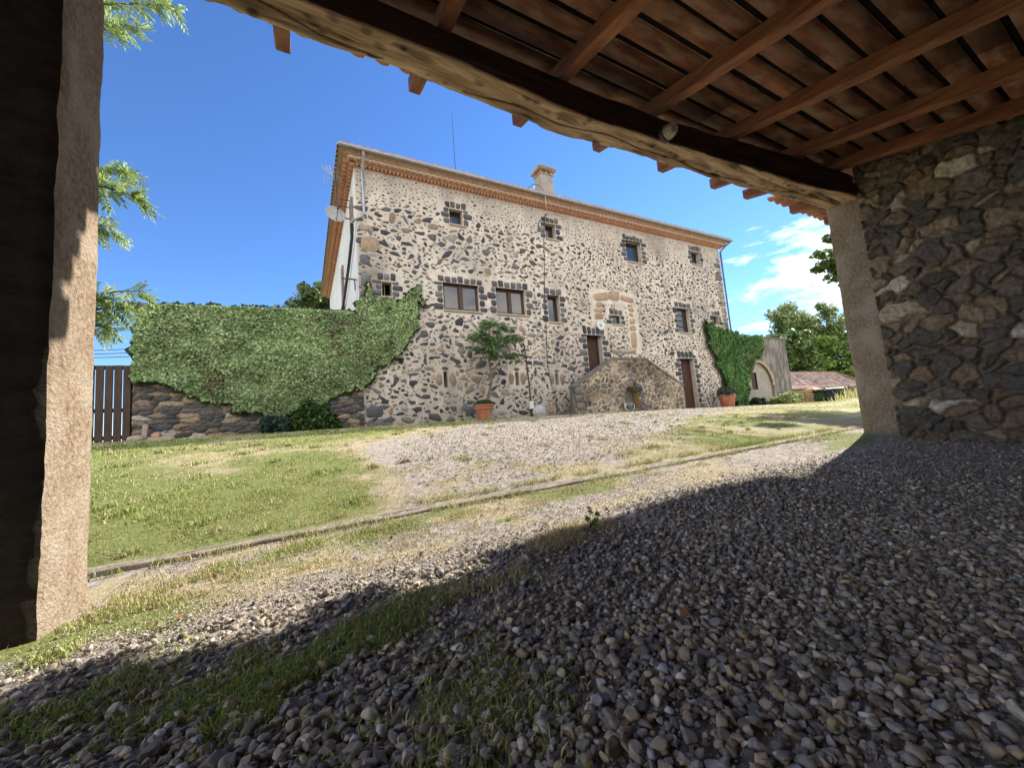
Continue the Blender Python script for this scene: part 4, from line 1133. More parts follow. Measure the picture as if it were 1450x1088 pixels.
# doors
def door(k, label, planks, col='darkwood', transom=False, n_top=4, zbase=None):
    a, b_, c_, d = WIN[k]; D = FY + DEP[k]; dr = thing('door', None, None); dr.parent = house; dr.location = (a - 10.7, 0, c_ - .8); dr['label'] = label
    mb = MB(); x = a + .05; wd = (b_ - a - .1) / planks
    for i in range(planks): mb.bbox(x + .003, x + wd - .003, D - .06, D, c_, d - .06, .006); x += wd
    if transom: mb.box(a + .05, b_ - .05, D - .075, D - .055, d - .62, d - .56)
    mb.box(a + .08, b_ - .08, D - .072, D - .062, c_ + .3, c_ + .36); mb.box(a + .08, b_ - .08, D - .072, D - .062, d - .5, d - .44)
    lf = mb.build('leaf', M[col], dr)
    mb = MB(); mb.tube([(b_ - .14, D - .07, c_ + 1.02), (b_ - .14, D - .11, c_ + 1.02), (b_ - .24, D - .11, c_ + 1.02)], .009, 6); mb.build('handle', M['darkmetal'], lf)
    mb = MB(); mb.bbox(a + .003, a + .048, D - .09, D + .01, c_, d - .003, .005); mb.bbox(b_ - .048, b_ - .003, D - .09, D + .01, c_, d - .003, .005); mb.bbox(a + .05, b_ - .05, D - .088, D + .01, d - .055, d - .004, .005)
    mb.build('frame', M['framewood'], dr)
    mb = MB(); mb.bbox(a - .12, b_ + .12, FY - .02, FY + .25, d + .0, d + .045, .01); mb.build('lintel', M['coping'], dr)
    S = Stones(); surround(S, a, b_, max(c_, .75), d + .045, t=.30, top=.34, n_top=n_top); S.build('stone_surround', dr)
door('door2', 'dark plank door on the stair landing', 4, n_top=5)
door('doorR', 'tall dark brown plank door to the right of the stair', 4, 'darkwood', True, 5)

# cornice under the eaves: bricks on edge and canal tiles, front and left side
OV = .43
mb = MB()
x = HX0 - .08
while x < HX1 + .2:                           # brick course
    z = ez(x); mb.cur = 0; mb.bbox(x, x + .062, FY - .13, FY + .02, z - .005, z + .055, .006); x += .125
mb.cur = 1
def prism_x(x0, x1, y0, y1, zo0, zo1):
    mb.hexa([(x0, y0, ez(x0) + zo0), (x1, y0, ez(x1) + zo0), (x1, y1, ez(x1) + zo0), (x0, y1, ez(x0) + zo0), (x0, y0, ez(x0) + zo1), (x1, y0, ez(x1) + zo1), (x1, y1, ez(x1) + zo1), (x0, y1, ez(x0) + zo1)])
prism_x(HX0 - .16, HX1 + .2, FY - .15, FY + .02, .058, .085)
mb.cur = 0
x = HX0 - .2
while x < HX1 + .25:                          # scalloped tiles (convex down)
    z = ez(x) + .088; vs = []; n8 = 8
    for yq in (FY - .30, FY + .0):
        for rad in (.10, .082):
            for q in range(n8 + 1):
                an = math.pi * q / n8; vs.append((x + .105 - math.cos(an) * rad, yq, z + .10 - math.sin(an) * rad * .95))
    m_ = n8 + 1; fs = []
    for q in range(n8):
        fs += [(q, q + 1, 2 * m_ + q + 1, 2 * m_ + q)[::-1], (m_ + q, 3 * m_ + q, 3 * m_ + q + 1, m_ + q + 1)[::-1], (q, m_ + q, m_ + q + 1, q + 1)[::-1]]
    mb.add(vs, fs); x += .215
mb.cur = 2
prism_x(HX0 - .2, HX1 + .22, FY - .285, FY + .02, .11, .19)      # mortar behind the scallops
mb.cur = 1
prism_x(HX0 - .26, HX1 + .27, FY - .33, FY + .02, .193, .222)
x = HX0 - .26
mb.cur = 1
while x < HX1 + .2:
    z = ez(x) + .225; mb.bbox(x, x + .20, FY - .36, FY - .05, z, z + .035, .006); x += .215
mb.cur = 1
prism_x(HX0 - .30, HX1 + .32, FY - .41, FY + .02, .262, .285)
# left side, running back
yb = FY
mb.cur = 0
yy = FY - .1
while yy < HD:
    z = ez(HX0); mb.bbox(HX0 - .13, HX0 + .02, yy, yy + .062, z - .005, z + .055, .006)
    mb.add([(HX0 - .30, yy + .02, z + .19), (HX0 - .30, yy + .06, z + .11), (HX0 - .30, yy + .1, z + .09), (HX0 - .30, yy + .14, z + .11), (HX0 - .30, yy + .18, z + .19),
            (HX0, yy + .02, z + .19), (HX0, yy + .06, z + .11), (HX0, yy + .1, z + .09), (HX0, yy + .14, z + .11), (HX0, yy + .18, z + .19)],
           [(0, 1, 6, 5), (1, 2, 7, 6), (2, 3, 8, 7), (3, 4, 9, 8), (4, 3, 2, 1, 0)])
    yy += .215
mb.cur = 1
z = ez(HX0); mb.box(HX0 - .15, HX0 + .02, FY - .15, HD, z + .058, z + .085); mb.box(HX0 - .33, HX0 + .02, FY - .32, HD, z + .194, z + .223); mb.box(HX0 - .42, HX0 + .02, FY - .40, HD, z + .263, z + .286)
mb.build('cornice', [M['brick'], M['brickpale'], M['mortar']], house)
# roof: hipped, canal tiles
EZ0 = ez(HX0) + .29; EZ1 = ez(HX1) + .29; RX0, RX1, RY0, RY1 = HX0 - .46, HX1 + .46, FY - .47, HD + .4
rise = .27; ym = (RY0 + RY1) / 2; hr = (ym - RY0) * rise
def rfz(x, y): return EZ0 + (EZ1 - EZ0) * (x - RX0) / (RX1 - RX0) + rise * min(y - RY0, RY1 - y, x - RX0, RX1 - x)
mb = MB()
A_, B_, C_, D_ = (RX0, RY0, rfz(RX0, RY0)), (RX1, RY0, rfz(RX1, RY0)), (RX1, RY1, rfz(RX1, RY1)), (RX0, RY1, rfz(RX0, RY1))
E_, F_ = (RX0 + (ym - RY0), ym, EZ0 + hr), (RX1 - (ym - RY0), ym, EZ1 + hr)
mb.add([A_, B_, C_, D_, E_, F_], [(0, 1, 5, 4), (1, 2, 5), (2, 3, 4, 5), (3, 0, 4)])
mb.add([A_, B_, C_, D_], [(3, 2, 1, 0)])
x = RX0 + .02
k = 0
while x < RX1 - .02:                            # cover tiles of the front slope
    y = RY0 - .05 + rb.uniform(-.02, .02); r_ = .095
    yend = RY0 + min(x - RX0, RX1 - x, ym - RY0) - .05
    first = True
    while y < yend or first:
        y2 = min(y + .45, max(yend, y + .12)); vs = []
        for (yq, rq, lf) in ((y, r_ * 1.15, .045), (y2, r_ * .9, .02)):
            for q in range(7):
                an = math.pi * q / 6; vs.append((x + .1 - math.cos(an) * rq, yq, rfz(min(max(x, RX0), RX1), max(yq, RY0)) - (max(RY0 - yq, 0)) * rise + math.sin(an) * rq * .95 + lf - .01))
        mb.add(vs, [(q, 7 + q, 8 + q, q + 1)[::-1] for q in range(6)] + [tuple(range(7))[::-1]])
        y = y2 - .03 if y2 < yend else 1e9; first = False
    x += .232; k += 1
y = RY0
while y < RY1:                                  # left slope edge
    x2 = RX0 + min(y - RY0, RY1 - y, 6) + .1; vs = []
    for (xq, rq) in ((RX0 - .05, .095), (x2, .08)):
        for q in range(7):
            an = math.pi * q / 6; vs.append((xq, y + .1 - math.cos(an) * rq, rfz(max(xq, RX0), max(min(y, RY1), RY0)) + math.sin(an) * rq * .95))
    mb.add(vs, [(q, 7 + q, 8 + q, q + 1) for q in range(6)] + [tuple(range(7))]); y += .232
mb.build('roof', M['tile'], house)
# gutter and downpipes
mb = MB(); n8 = 10
gx_ = np.linspace(RX0 - .02, RX1 + .05, 40); vs = []
for x in gx_:
    z = EZ0 + (EZ1 - EZ0) * (x - RX0) / (RX1 - RX0) + .005
    for q in range(n8 + 1):
        an = math.pi * q / n8; vs.append((x, RY0 - .045 - math.cos(an) * .062, z - math.sin(an) * .062 + .01))
    for q in range(n8 + 1):
        an = math.pi * (n8 - q) / n8; vs.append((x, RY0 - .045 - math.cos(an) * .054, z - math.sin(an) * .054 + .012))
k2 = 2 * (n8 + 1)
mb.add(vs, [[i * k2 + j, i * k2 + (j + 1) % k2, (i + 1) * k2 + (j + 1) % k2, (i + 1) * k2 + j][::-1] for i in range(len(gx_) - 1) for j in range(k2)] + [list(range(k2)), [(len(gx_) - 1) * k2 + j for j in range(k2)][::-1]])
mb.build('gutter', M['metal'], house, smooth_angle=40)
d1 = at(514, 215, 11.6); d1b = at(513, 243, 11.9); d2 = at(515, 303, 11.9)
mb = MB(); mb.tube([(d1[0], RY0 - .045, EZ0 - .05), (d1[0], 11.62, EZ0 - .22), (d1b[0], 11.9, 8.85), (d2[0], 11.9, d2[2]), (d2[0] - .1, 11.9, d2[2] - .1), (HX0 - .05, 11.93, d2[2] - .2), (HX0 - .12, 12.1, d2[2] - .25)], .045, 10)
for z in (7.8, 8.6): mb.tube([(d1b[0], 11.9, z), (d1b[0], 11.9, z + .04)], .052, 10); mb.box(d1b[0] - .01, d1b[0] + .01, 11.9, 12.0, z + .01, z + .03)
mb.build('downpipe', M['metal'], house, smooth_angle=40)
mb = MB(); mb.tube([(RX1 - .1, RY0 - .045, EZ1 - .05), (HX1 + .2, 11.75, EZ1 - .25), (HX1 + .03, 11.93, EZ1 - .5), (HX1 + .03, 11.93, 1.0)], .045, 10)
mb.build('downpipe', M['coping'], house, smooth_angle=40)
# side wall shutters and the dark pipe that slants down it
mb = MB()
for (yy, z0, z1, w) in ((12.55, 7.3, 8.4, .5), (16.2, 4.9, 7.6, .5), (20.5, 4.6, 6.8, .55)):
    mb = MB(); mb.bbox(HX0 - .07, HX0 + .01, yy, yy + w, z0, z1, .01); mb.build('side_shutter', M['shutterbrown'], house)
mb = MB(); mb.tube([(HX0 - .12, 12.1, d2[2] - .25)] + [tuple(onx(a, b_, HX0 - .09)) for a, b_ in ((498.5, 335), (494, 375), (488, 420), (484.5, 440))], .05, 8)
mb.build('downpipe', M['darkmetal'], house, smooth_angle=50)
# chimney
cx0, cx1, cz0, cz1 = bx4(763.5, 247, 784.5, 276, 12.75)
chx0, chx1, chy0, chy1 = cx0 + .12, cx1 - .02, 12.75, 13.25
cm = MB(); cm.bbox(chx0, chx1, chy0, chy1, 9.3, cz1, .012)
ch = cm.build('chimney', M['palewall'], house)
cm = MB(); cm.bbox(chx0 - .04, chx1 + .04, chy0 - .04, chy1 + .04, cz1 + .003, cz1 + .045, .008); cm.build('brick_collar', M['brickpale'], ch)
for (u, v) in ((0, 0), (.5, 0), (1, 0), (0, .5), (1, .5), (0, 1), (.5, 1), (1, 1)):
    px_, py_ = chx0 + .03 + u * (chx1 - chx0 - .12), chy0 + .03 + v * (chy1 - chy0 - .12); cm = MB(); cm.box(px_, px_ + .06, py_, py_ + .06, cz1 + .047, cz1 + .19); cm.build('vent_post', M['brickpale'], ch)
cm = MB(); zc = cz1 + .192; a, b_, c_, d = chx0 - .12, chx1 + .12, chy0 - .12, chy1 + .12
cm.hexa([(a, c_, zc), (b_, c_, zc), (b_, d, zc), (a, d, zc), (a, c_, zc + .04), (b_, c_, zc + .04), (b_, d, zc + .04), (a, d, zc + .04)])
ymid = (c_ + d) / 2; cm.add([(a, c_, zc + .043), (b_, c_, zc + .043), (b_, d, zc + .043), (a, d, zc + .043), (a + .05, ymid, zc + .20), (b_ - .05, ymid, zc + .20)], [(0, 1, 5, 4), (2, 3, 4, 5), (1, 2, 5), (3, 0, 4)])
x = a
while x < b_ - .05:
    vs = []
    for (yq, zq) in ((c_ - .03, zc + .05), (ymid, zc + .21)):
        for q in range(7): an = math.pi * q / 6; vs.append((x + .065 - math.cos(an) * .065, yq, zq + math.sin(an) * .06))
    cm.add(vs, [(q, 7 + q, 8 + q, q + 1)[::-1] for q in range(6)] + [tuple(range(7))[::-1]]); x += .15
cm.build('chimney_cap', M['sill'], ch)

# ------------------------------------------------------------------ terrace wall with its ivy
tw = thing('terrace_wall', 'long rubble retaining wall left of the farmhouse, mostly under ivy', 'wall', (-1, 12, .9))
PALT = [(2.4, (.085, .085, .09)), (1.6, (.13, .12, .11)), (1.5, (.22, .17, .13)), (1.2, (.30, .23, .17)), (.4, (.38, .36, .32))]
tzl, tzr = at(205, 431, 12)[2], at(508, 441, 12)[2]
rubble('stone_face', tw, (-3.47, 11.97, .5), (1, 0, 0), (0, 0, 1), (0, -1, 0), 5.03, 2.35, .020, .115, 2.5, .045, PALT, (.16, .135, .11), gap=.08, seed=12, m='stone', rough=.015, wt=.5, rnd=.25)
mb = MB(); mb.hexa([(-3.45, 12.0, .4), (1.54, 12.0, .4), (1.54, 18, .4), (-3.45, 18, .4), (-3.45, 12.0, tzl - .08), (1.54, 12.0, tzr - .08), (1.54, 18, tzr - .08), (-3.45, 18, tzl - .08)])
mb.build('wall_core', M['dark_plaster'], tw)
mb = MB(); mb.hexa([(-3.5, 11.9, tzl - .075), (1.54, 11.9, tzr - .075), (1.54, 12.4, tzr - .075), (-3.5, 12.4, tzl - .075), (-3.5, 11.9, tzl), (1.54, 11.9, tzr), (1.54, 12.4, tzr), (-3.5, 12.4, tzl)])
mb.build('coping', M['coping'], tw)
# piece of bare rubble where the wall meets the house
def px_poly(P, y): return [(at(p[0], p[1], y)[0], at(p[0], p[1], y)[2]) for p in P]
def ivy(name, label, poly, y, nleaf, seed, c1, c2, hi, ph, size=.075, depth=.16, stems=True):
    r = np.random.default_rng(seed); t = thing(name, label, 'climbing plant', (poly[0][0], y, 1.0))
    xs_ = [p[0] for p in poly]; zs_ = [p[1] for p in poly]
    n_ = nleaf * 3
    x = r.uniform(min(xs_) - .15, max(xs_) + .15, n_); z = r.uniform(min(zs_) - .1, max(zs_) + .1, n_)
    wx = (fbm(x * 4, z * 4, seed, 4) - .5) * .6; wz = (fbm(x * 4 + 50, z * 4, seed, 4) - .5) * .6
    wz = wz * (1 - .95 * sstep(3.4, 3.9, z) * (x < 1.3)); k = pin(x + wx, z + wz, poly); x, z = x[k], z[k]
    if len(x) > nleaf: x, z = x[:nleaf], z[:nleaf]
    n_ = len(x)
    lump = fbm(x * 2.2, z * 2.6, seed + 3, 4)
    u = r.random(n_)
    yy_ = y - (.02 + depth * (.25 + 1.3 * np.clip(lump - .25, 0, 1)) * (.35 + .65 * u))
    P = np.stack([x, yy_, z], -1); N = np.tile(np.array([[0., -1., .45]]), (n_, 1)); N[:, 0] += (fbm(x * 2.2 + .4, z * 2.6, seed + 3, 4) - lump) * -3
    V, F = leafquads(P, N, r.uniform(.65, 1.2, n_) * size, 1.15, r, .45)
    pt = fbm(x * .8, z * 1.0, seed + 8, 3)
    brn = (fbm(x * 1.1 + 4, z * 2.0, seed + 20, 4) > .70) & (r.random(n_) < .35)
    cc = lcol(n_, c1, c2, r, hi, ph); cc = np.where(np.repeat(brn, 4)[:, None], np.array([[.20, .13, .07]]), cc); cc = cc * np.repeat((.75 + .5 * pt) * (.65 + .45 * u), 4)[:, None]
    npmesh('leaves', V, F, M['leaf'], t, col=cc)
    # dark quads against the wall, painting in the shade behind the leaves
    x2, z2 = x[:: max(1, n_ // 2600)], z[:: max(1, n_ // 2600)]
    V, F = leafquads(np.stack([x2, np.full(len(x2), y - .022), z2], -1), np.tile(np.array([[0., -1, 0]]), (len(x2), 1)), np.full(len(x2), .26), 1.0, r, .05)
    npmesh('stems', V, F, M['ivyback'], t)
    return t
IV = px_poly([(202, 432), (300, 434), (400, 438), (506, 443), (513, 425), (514, 405), (522, 401), (528, 424), (541, 422), (553, 420), (562, 430), (572, 430), (583, 415), (590, 408), (597, 412), (592, 430), (586, 445), (590, 458), (583, 477), (566, 500),
              (548, 513), (527, 528), (512, 543), (490, 555), (455, 577), (420, 590), (390, 590), (350, 586), (320, 574), (285, 566), (262, 559), (235, 546), (195, 541), (186, 510), (187, 470), (190, 440)], 11.9)
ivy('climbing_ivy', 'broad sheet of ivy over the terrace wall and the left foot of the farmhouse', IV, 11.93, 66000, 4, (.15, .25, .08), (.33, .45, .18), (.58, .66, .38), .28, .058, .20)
IVR = px_poly([(999, 456), (1006, 459), (1012, 465), (1026, 469), (1040, 474), (1060, 476), (1079, 478), (1079, 500), (1066, 512), (1060, 530), (1057, 577), (1044, 577), (1034, 562), (1026, 545), (1015, 515), (1003, 490)], 11.9)
ivy('climbing_ivy', 'deep green ivy on the wall to the right of the farmhouse', IVR, 11.9, 24000, 9, (.06, .15, .03), (.14, .28, .06), (.26, .40, .13), .12, .075, .24)

# ------------------------------------------------------------------ outdoor stair
SY = 11.1
st = thing('outdoor_staircase', 'stone staircase with sloping parapet and arched niche below', 'staircase', (11.3, 11.1, .8))
def sp(px, py): q = at(px, py, SY); return q[0], q[2]
sx0, sz0 = sp(813, 548); sx1, sz1 = sp(868, 507.5); sx2, sz2 = sp(913, 507.5); sx3, sz3 = sp(967, 546); sb = .45
PALC = [(2.5, (.17, .15, .125)), (2, (.12, .11, .10)), (1.6, (.23, .20, .155)), (.8, (.30, .25, .18))]
def top_z(x): return np.interp(x, [sx0, sx1, sx2, sx3], [sz0, sz1, sz2, sz3])
ax0, _ = sp(886, 580); ax1, _ = sp(907.5, 580); azt = sp(896, 547)[1]; acx = (ax0 + ax1) / 2; arr = (ax1 - ax0) / 2; azs = azt - arr
def keep_st(A, B):
    x = sx0 + A; z = sb + B
    inarch = ((np.abs(x - acx) < arr) & (z < azs)) | (np.hypot(x - acx, z - azs) < arr)
    return (z < top_z(x) - .045) & ~inarch
rubble('parapet_face', st, (sx0, SY, sb), (1, 0, 0), (0, 0, 1), (0, -1, 0), sx3 - sx0, 2.7, .02, .21, 1.15, .03, PALC, (.50, .42, .29), gap=.13, seed=31, keep=keep_st, m='stone', rough=.008, warp=.3, wt=.3, rnd=.16,
       stain=lambda A, B: .55 + .6 * sstep(.35, .62, fbm((A + 3) * .8, B * .9, 6, 3)))
mb = MB()                                        # core behind the face, coping, steps
xa = np.linspace(sx0, sx3, 33)
for i in range(32):
    a, b_ = xa[i], xa[i + 1]
    if b_ > ax0 - .02 and a < ax1 + .02:
        zl = azt + .08; mb.hexa([(a, SY + .02, zl), (b_, SY + .02, zl), (b_, SY + .3, zl), (a, SY + .3, zl), (a, SY + .02, top_z(a) - .05), (b_, SY + .02, top_z(b_) - .05), (b_, SY + .3, top_z(b_) - .05), (a, SY + .3, top_z(a) - .05)])
    else:
        mb.hexa([(a, SY + .02, sb), (b_, SY + .02, sb), (b_, SY + .3, sb), (a, SY + .3, sb), (a, SY + .02, top_z(a) - .05), (b_, SY + .02, top_z(b_) - .05), (b_, SY + .3, top_z(b_) - .05), (a, SY + .3, top_z(a) - .05)])
mb.build('parapet_core', M['lichen'], st)
mb = MB()
cpt = [(sx0 - .02, sz0), (sx1, sz1), (sx2, sz2), (sx3 + .02, sz3)]
for (a, za), (b_, zb) in zip(cpt[:-1], cpt[1:]):
    mb.hexa([(a, SY - .05, za - .045), (b_, SY - .05, zb - .045), (b_, SY + .33, zb - .045), (a, SY + .33, za - .045), (a, SY - .05, za + .03), (b_, SY - .05, zb + .03), (b_, SY + .33, zb + .03), (a, SY + .33, za + .03)])
mb.build('coping', M['coping'], st)
mb = MB(); nst = 7
for i in range(nst):
    z1 = .8 + (1.75 - .8) * (i + 1) / nst; a = sx0 - .15 + i * .27
    mb.bbox(a, 10.95, SY + .31, FY - .003, .5 + i * .0, z1, .01) if i == nst - 1 else mb.bbox(a, a + .28, SY + .31, FY - .003, .5, z1, .01)
mb.box(10.96, sx2 + .6, SY + .31, FY - .003, .5, 1.73)
mb.build('steps', M['coping'], st)
mb = MB()                                        # niche: back, barrel
prof = [(ax0, sb)] + [(acx - arr * math.cos(t), azs + arr * math.sin(t)) for t in np.linspace(0, math.pi, 13)] + [(ax1, sb)]
vs = [(p[0], SY, p[1]) for p in prof] + [(p[0], SY + .42, p[1]) for p in prof]; k = len(prof)
mb.add(vs, [(i, i + 1, k + i + 1, k + i) for i in range(k - 1)] + [[k + i for i in range(k)]])
mb.build('niche', M['ochre'], st)
S = Stones()                                     # arch stones
for i in range(9):
    t = math.pi * (i + .5) / 9; t0, t1 = t - .15, t + .15; r0, r1 = arr + .015, arr + random.uniform(.2, .28)
    S.poly([(acx - r0 * math.cos(t0), azs + r0 * math.sin(t0)), (acx - r0 * math.cos(t1), azs + r0 * math.sin(t1)), (acx - r1 * math.cos(t1), azs + r1 * math.sin(t1)), (acx - r1 * math.cos(t0), azs + r1 * math.sin(t0))][::-1], SY - .035, .03, basalt() if i > 4 else (.2, .18, .14), .86)
for i in range(3):
    S.poly(block(ax1 + .015, ax1 + random.uniform(.22, .3), .72 + i * .3, 1.0 + i * .3), SY - .035, .03, basalt(), .86)
S.build('arch_stones', st)
# quoins at the left end of the parapet
S = Stones(); z = .72
while z < sz0 - .15:
    S.poly(block(sx0 + .01, sx0 + random.uniform(.25, .4), z, z + .26), SY - .03, .025, (.17, .155, .12), .9); z += .28
S.build('quoins', st)
# basin with a coiled hose in the niche
bq = at(890, 574, SY - .12)
gz = float(ground_z(bq[0], SY - .15))
hb = thing('garden_hose', 'coil of pale and teal hose over a dark basin in the stair niche', 'hose', (bq[0], SY - .12, gz))
mb = MB()
for k in range(4):
    r_ = .24 - k * .012
    mb.tube([(bq[0] + r_ * math.cos(t), SY - .15 - k * .02 + .05 * math.sin(t * 2), gz + .26 + r_ * math.sin(t)) for t in np.linspace(math.pi * .9, math.pi * 2.05, 18)], .011, 6)
mb.build('hose_coil', M['palehose'], hb, True)
mb = MB(); mb.tube([(bq[0] + .12 + .26 * math.cos(t), SY - .22 + .1 * math.sin(t), gz + .03 + .05 * abs(math.sin(t))) for t in np.linspace(0, 2 * math.pi, 26)], .014, 6); mb.tube([(bq[0] + .12 + .22 * math.cos(t), SY - .24 + .09 * math.sin(t), gz + .06) for t in np.linspace(0, 2 * math.pi, 26)], .014, 6)
mb.build('hose_tail', M['teal'], hb, True)
mb = MB(); mb.lathe((bq[0] - .02, SY - .05, gz + .12), [(.0, .0), (.15, 0), (.2, .1), (.24, .24), (.225, .24), (.18, .08), (0, .03)], 20); mb.build('basin', M['lichen'], hb, True)
# dark plinth stones at the left foot of the stair
S_ = thing('plinth_stones', 'low pile of dark squared stones against the wall left of the stair', 'stones', (9.2, 11.8, .8))
for i in range(9):
    x = 7.95 + i * .19 + random.uniform(-.03, .03); hgt = .10 + .045 * i * random.uniform(.7, 1.1)
    mb = MB(); mb.bbox(x, x + random.uniform(.2, .3), FY - random.uniform(.18, .26), FY - .02, .6, .86 + hgt * .6, .03); mb.build('stone', M['coping'], S_)
wb = thing('pale_boulder', 'whitewashed boulder at the wall foot under the meter box', 'boulder', tuple(at(764, 586, 11.9)))
c_ = at(764, 584, 11.88); V, F = icosphere(3)
V = V * np.array([.27, .14, .26]) * (0.85 + .35 * fbm(V[:, 0] * 2, V[:, 1] * 2, V[:, 2] * 2 + 4, 3))[:, None] + c_
npmesh('boulder', V, F, mat('pale_limed_stone', (.30, .31, .32), (.52, .53, .54), 9, .9, .6, 20), wb, smooth=True)

# ------------------------------------------------------------------ wall with blind arch, right of the house
rw = thing('arched_wall', 'weather blackened wall with blind arch and slit window, right of ivy', 'wall', (22.5, 12, .6))
rx0, rx1 = HX1 + .01, at(1117, 520, 12)[0]; rzt0, rzt1 = at(1040, 475, 12)[2], at(1112, 481, 12)[2]
A0, A1, AT = at(1059, 560, 12)[0], at(1098, 560, 12)[0], at(1083, 513, 12)[2]; AC = (A0 + A1) / 2; AR = (A1 - A0) / 2; AS = AT - AR * 1.0
wx0, wx1, wz0, wz1 = bx4(1064, 528, 1072, 552, 12.14)
mb = MB(); xs_ = np.unique(np.concatenate([np.linspace(rx0, A0, 4), np.linspace(A0, A1, 25), np.linspace(A1, rx1, 4)]))
def arch(x): return AS + AR * math.sqrt(max(1 - ((x - AC) / AR) ** 2, 0)) if A0 < x < A1 else .2
for a, b_ in zip(xs_[:-1], xs_[1:]):
    m_ = (a + b_) / 2; za, zb = (arch(a) if A0 < m_ < A1 else .2), (arch(b_) if A0 < m_ < A1 else .2)
    ta = rzt0 + (rzt1 - rzt0) * (a - rx0) / (rx1 - rx0); tb = rzt0 + (rzt1 - rzt0) * (b_ - rx0) / (rx1 - rx0)
    za, zb = max(za, AS if A0 < m_ < A1 else .2), max(zb, AS if A0 < m_ < A1 else .2)
    mb.add([(a, 12, za), (b_, 12, zb), (b_, 12, tb), (a, 12, ta)], [(0, 1, 2, 3)])
    if A0 < m_ < A1: mb.add([(a, 12, za), (b_, 12, zb), (b_, 12.15, zb), (a, 12.15, za)], [(0, 3, 2, 1)])
mb.add([(A0, 12, .2), (A0, 12, AS), (A0, 12.15, AS), (A0, 12.15, .2)], [(0, 3, 2, 1)]); mb.add([(A1, 12, .2), (A1, 12, AS), (A1, 12.15, AS), (A1, 12.15, .2)], [(0, 1, 2, 3)])
mb.box(rx0, rx1, 12.5, 13.0, .2, rzt1 - .01)
mb.add([(rx1, 12, .2), (rx1, 13, .2), (rx1, 13, rzt1), (rx1, 12, rzt1)], [(0, 1, 2, 3)]); mb.add([(rx0, 12, rzt0), (rx1, 12, rzt1), (rx1, 13, rzt1), (rx0, 13, rzt0)], [(0, 1, 2, 3)])
mb.build('wall_face', M['lichen'], rw)
mb = MB()
for (a, b_, c_, d) in ((A0 - .1, wx0, .2, 4), (wx1, A1 + .1, .2, 4), (wx0, wx1, .2, wz0), (wx0, wx1, wz1, 4)):
    mb.add([(a, 12.14, c_), (b_, 12.14, c_), (b_, 12.14, min(d, rzt1 - .1)), (a, 12.14, min(d, rzt1 - .1))], [(0, 1, 2, 3)])
mb.build('arch_infill', M['palewall'], rw)
mb = MB(); mb.box(wx0, wx1, 12.2, 12.24, wz0, wz1); mb.build('slit_window', M['darkwood'], rw)
mb = MB(); n_ = 15
for i in range(n_):
    t0, t1 = math.pi * i / n_ + .01, math.pi * (i + 1) / n_ - .01; r0, r1 = AR - .02, AR + .12
    q = [(AC - r0 * math.cos(t0), AS + r0 * math.sin(t0)), (AC - r0 * math.cos(t1), AS + r0 * math.sin(t1)), (AC - r1 * math.cos(t1), AS + r1 * math.sin(t1)), (AC - r1 * math.cos(t0), AS + r1 * math.sin(t0))]
    mb.hexa([(p[0], 11.985, p[1]) for p in q] + [(p[0], 12.05, p[1]) for p in q])
mb.build('arch_bricks', M['brickpale'], rw)
mb = MB(); mb.hexa([(rx0, 11.95, rzt0 + .003), (rx1 + .05, 11.95, rzt1 + .003), (rx1 + .05, 13, rzt1 + .003), (rx0, 13, rzt0 + .003), (rx0, 11.95, rzt0 + .06), (rx1 + .05, 11.95, rzt1 + .06), (rx1 + .05, 13, rzt1 + .06), (rx0, 13, rzt0 + .06)])
mb.build('coping', M['coping'], rw)

# ------------------------------------------------------------------ cottage behind, with canal tile roof
BY = 17.0
bh = thing('tiled_cottage', 'low cottage with mottled canal tile roof beyond the arched wall', 'cottage', (40, BY, 0))
e0, e1 = at(1108, 553, BY), at(1240, 546.5, BY); r0_ = at(1112, 533, BY + 2.6); r1_ = at(1240, 522, BY + 2.6)
mb = MB(); mb.add([(e0[0] - 2, BY, -1), (e1[0], BY, -1), (e1[0], BY, e1[2] - .05), (e0[0] - 2, BY, e0[2] - .05), (e0[0] - 2, BY + 5, -1), (e1[0], BY + 5, -1), (e1[0], BY + 5, e1[2] - .05), (e0[0] - 2, BY + 5, e0[2] - .05)], [(0, 1, 2, 3), (1, 5, 6, 2), (5, 4, 7, 6), (4, 0, 3, 7)])
mb.build('wall', M['yellowwall'], bh)
mb = MB(); ez_, rz_ = (e0[2] + e1[2]) / 2, (r0_[2] + r1_[2]) / 2
X0, X1 = e0[0] - 2.2, e1[0] + .3
mb.add([(X0, BY - .3, ez_), (X1, BY - .3, ez_), (X1, BY + 2.6, rz_ - .1), (X0, BY + 2.6, rz_ - .1), (X0, BY + 5.4, ez_), (X1, BY + 5.4, ez_)], [(0, 1, 2, 3), (3, 2, 5, 4)])
TC = [(0, 0, 0)] * len(mb.v); rt = np.random.default_rng(8)
x = X0
while x < X1:
    nr_ = 6
    for i in range(nr_):
        fa, fb = i / nr_, (i + 1.12) / nr_; vs = []
        for (f, rq, lf) in ((fa, .15, .05), (min(fb, 1), .125, 0)):
            yq, zq = BY - .34 + f * 2.95, ez_ + f * (rz_ - ez_) - .04
            for q in range(7): an = math.pi * q / 6; vs.append((x + .15 - math.cos(an) * rq + rt.normal(0, .01), yq, zq + math.sin(an) * rq + lf))
        mb.add(vs, [(q, 7 + q, 8 + q, q + 1)[::-1] for q in range(6)] + [tuple(range(7))[::-1]])
    x += .36
mb.build('roof', mat('mottled_tile', (.12, .075, .065), (.52, .42, .35), 2.0, .9, .3, 20, c3=(.42, .22, .16), scale3=1.1, k3=.5), bh)
dz = at(1150, 575, BY); dx0, dx1, dz0, dz1 = bx4(1146, 557, 1154, 576, BY - .05)
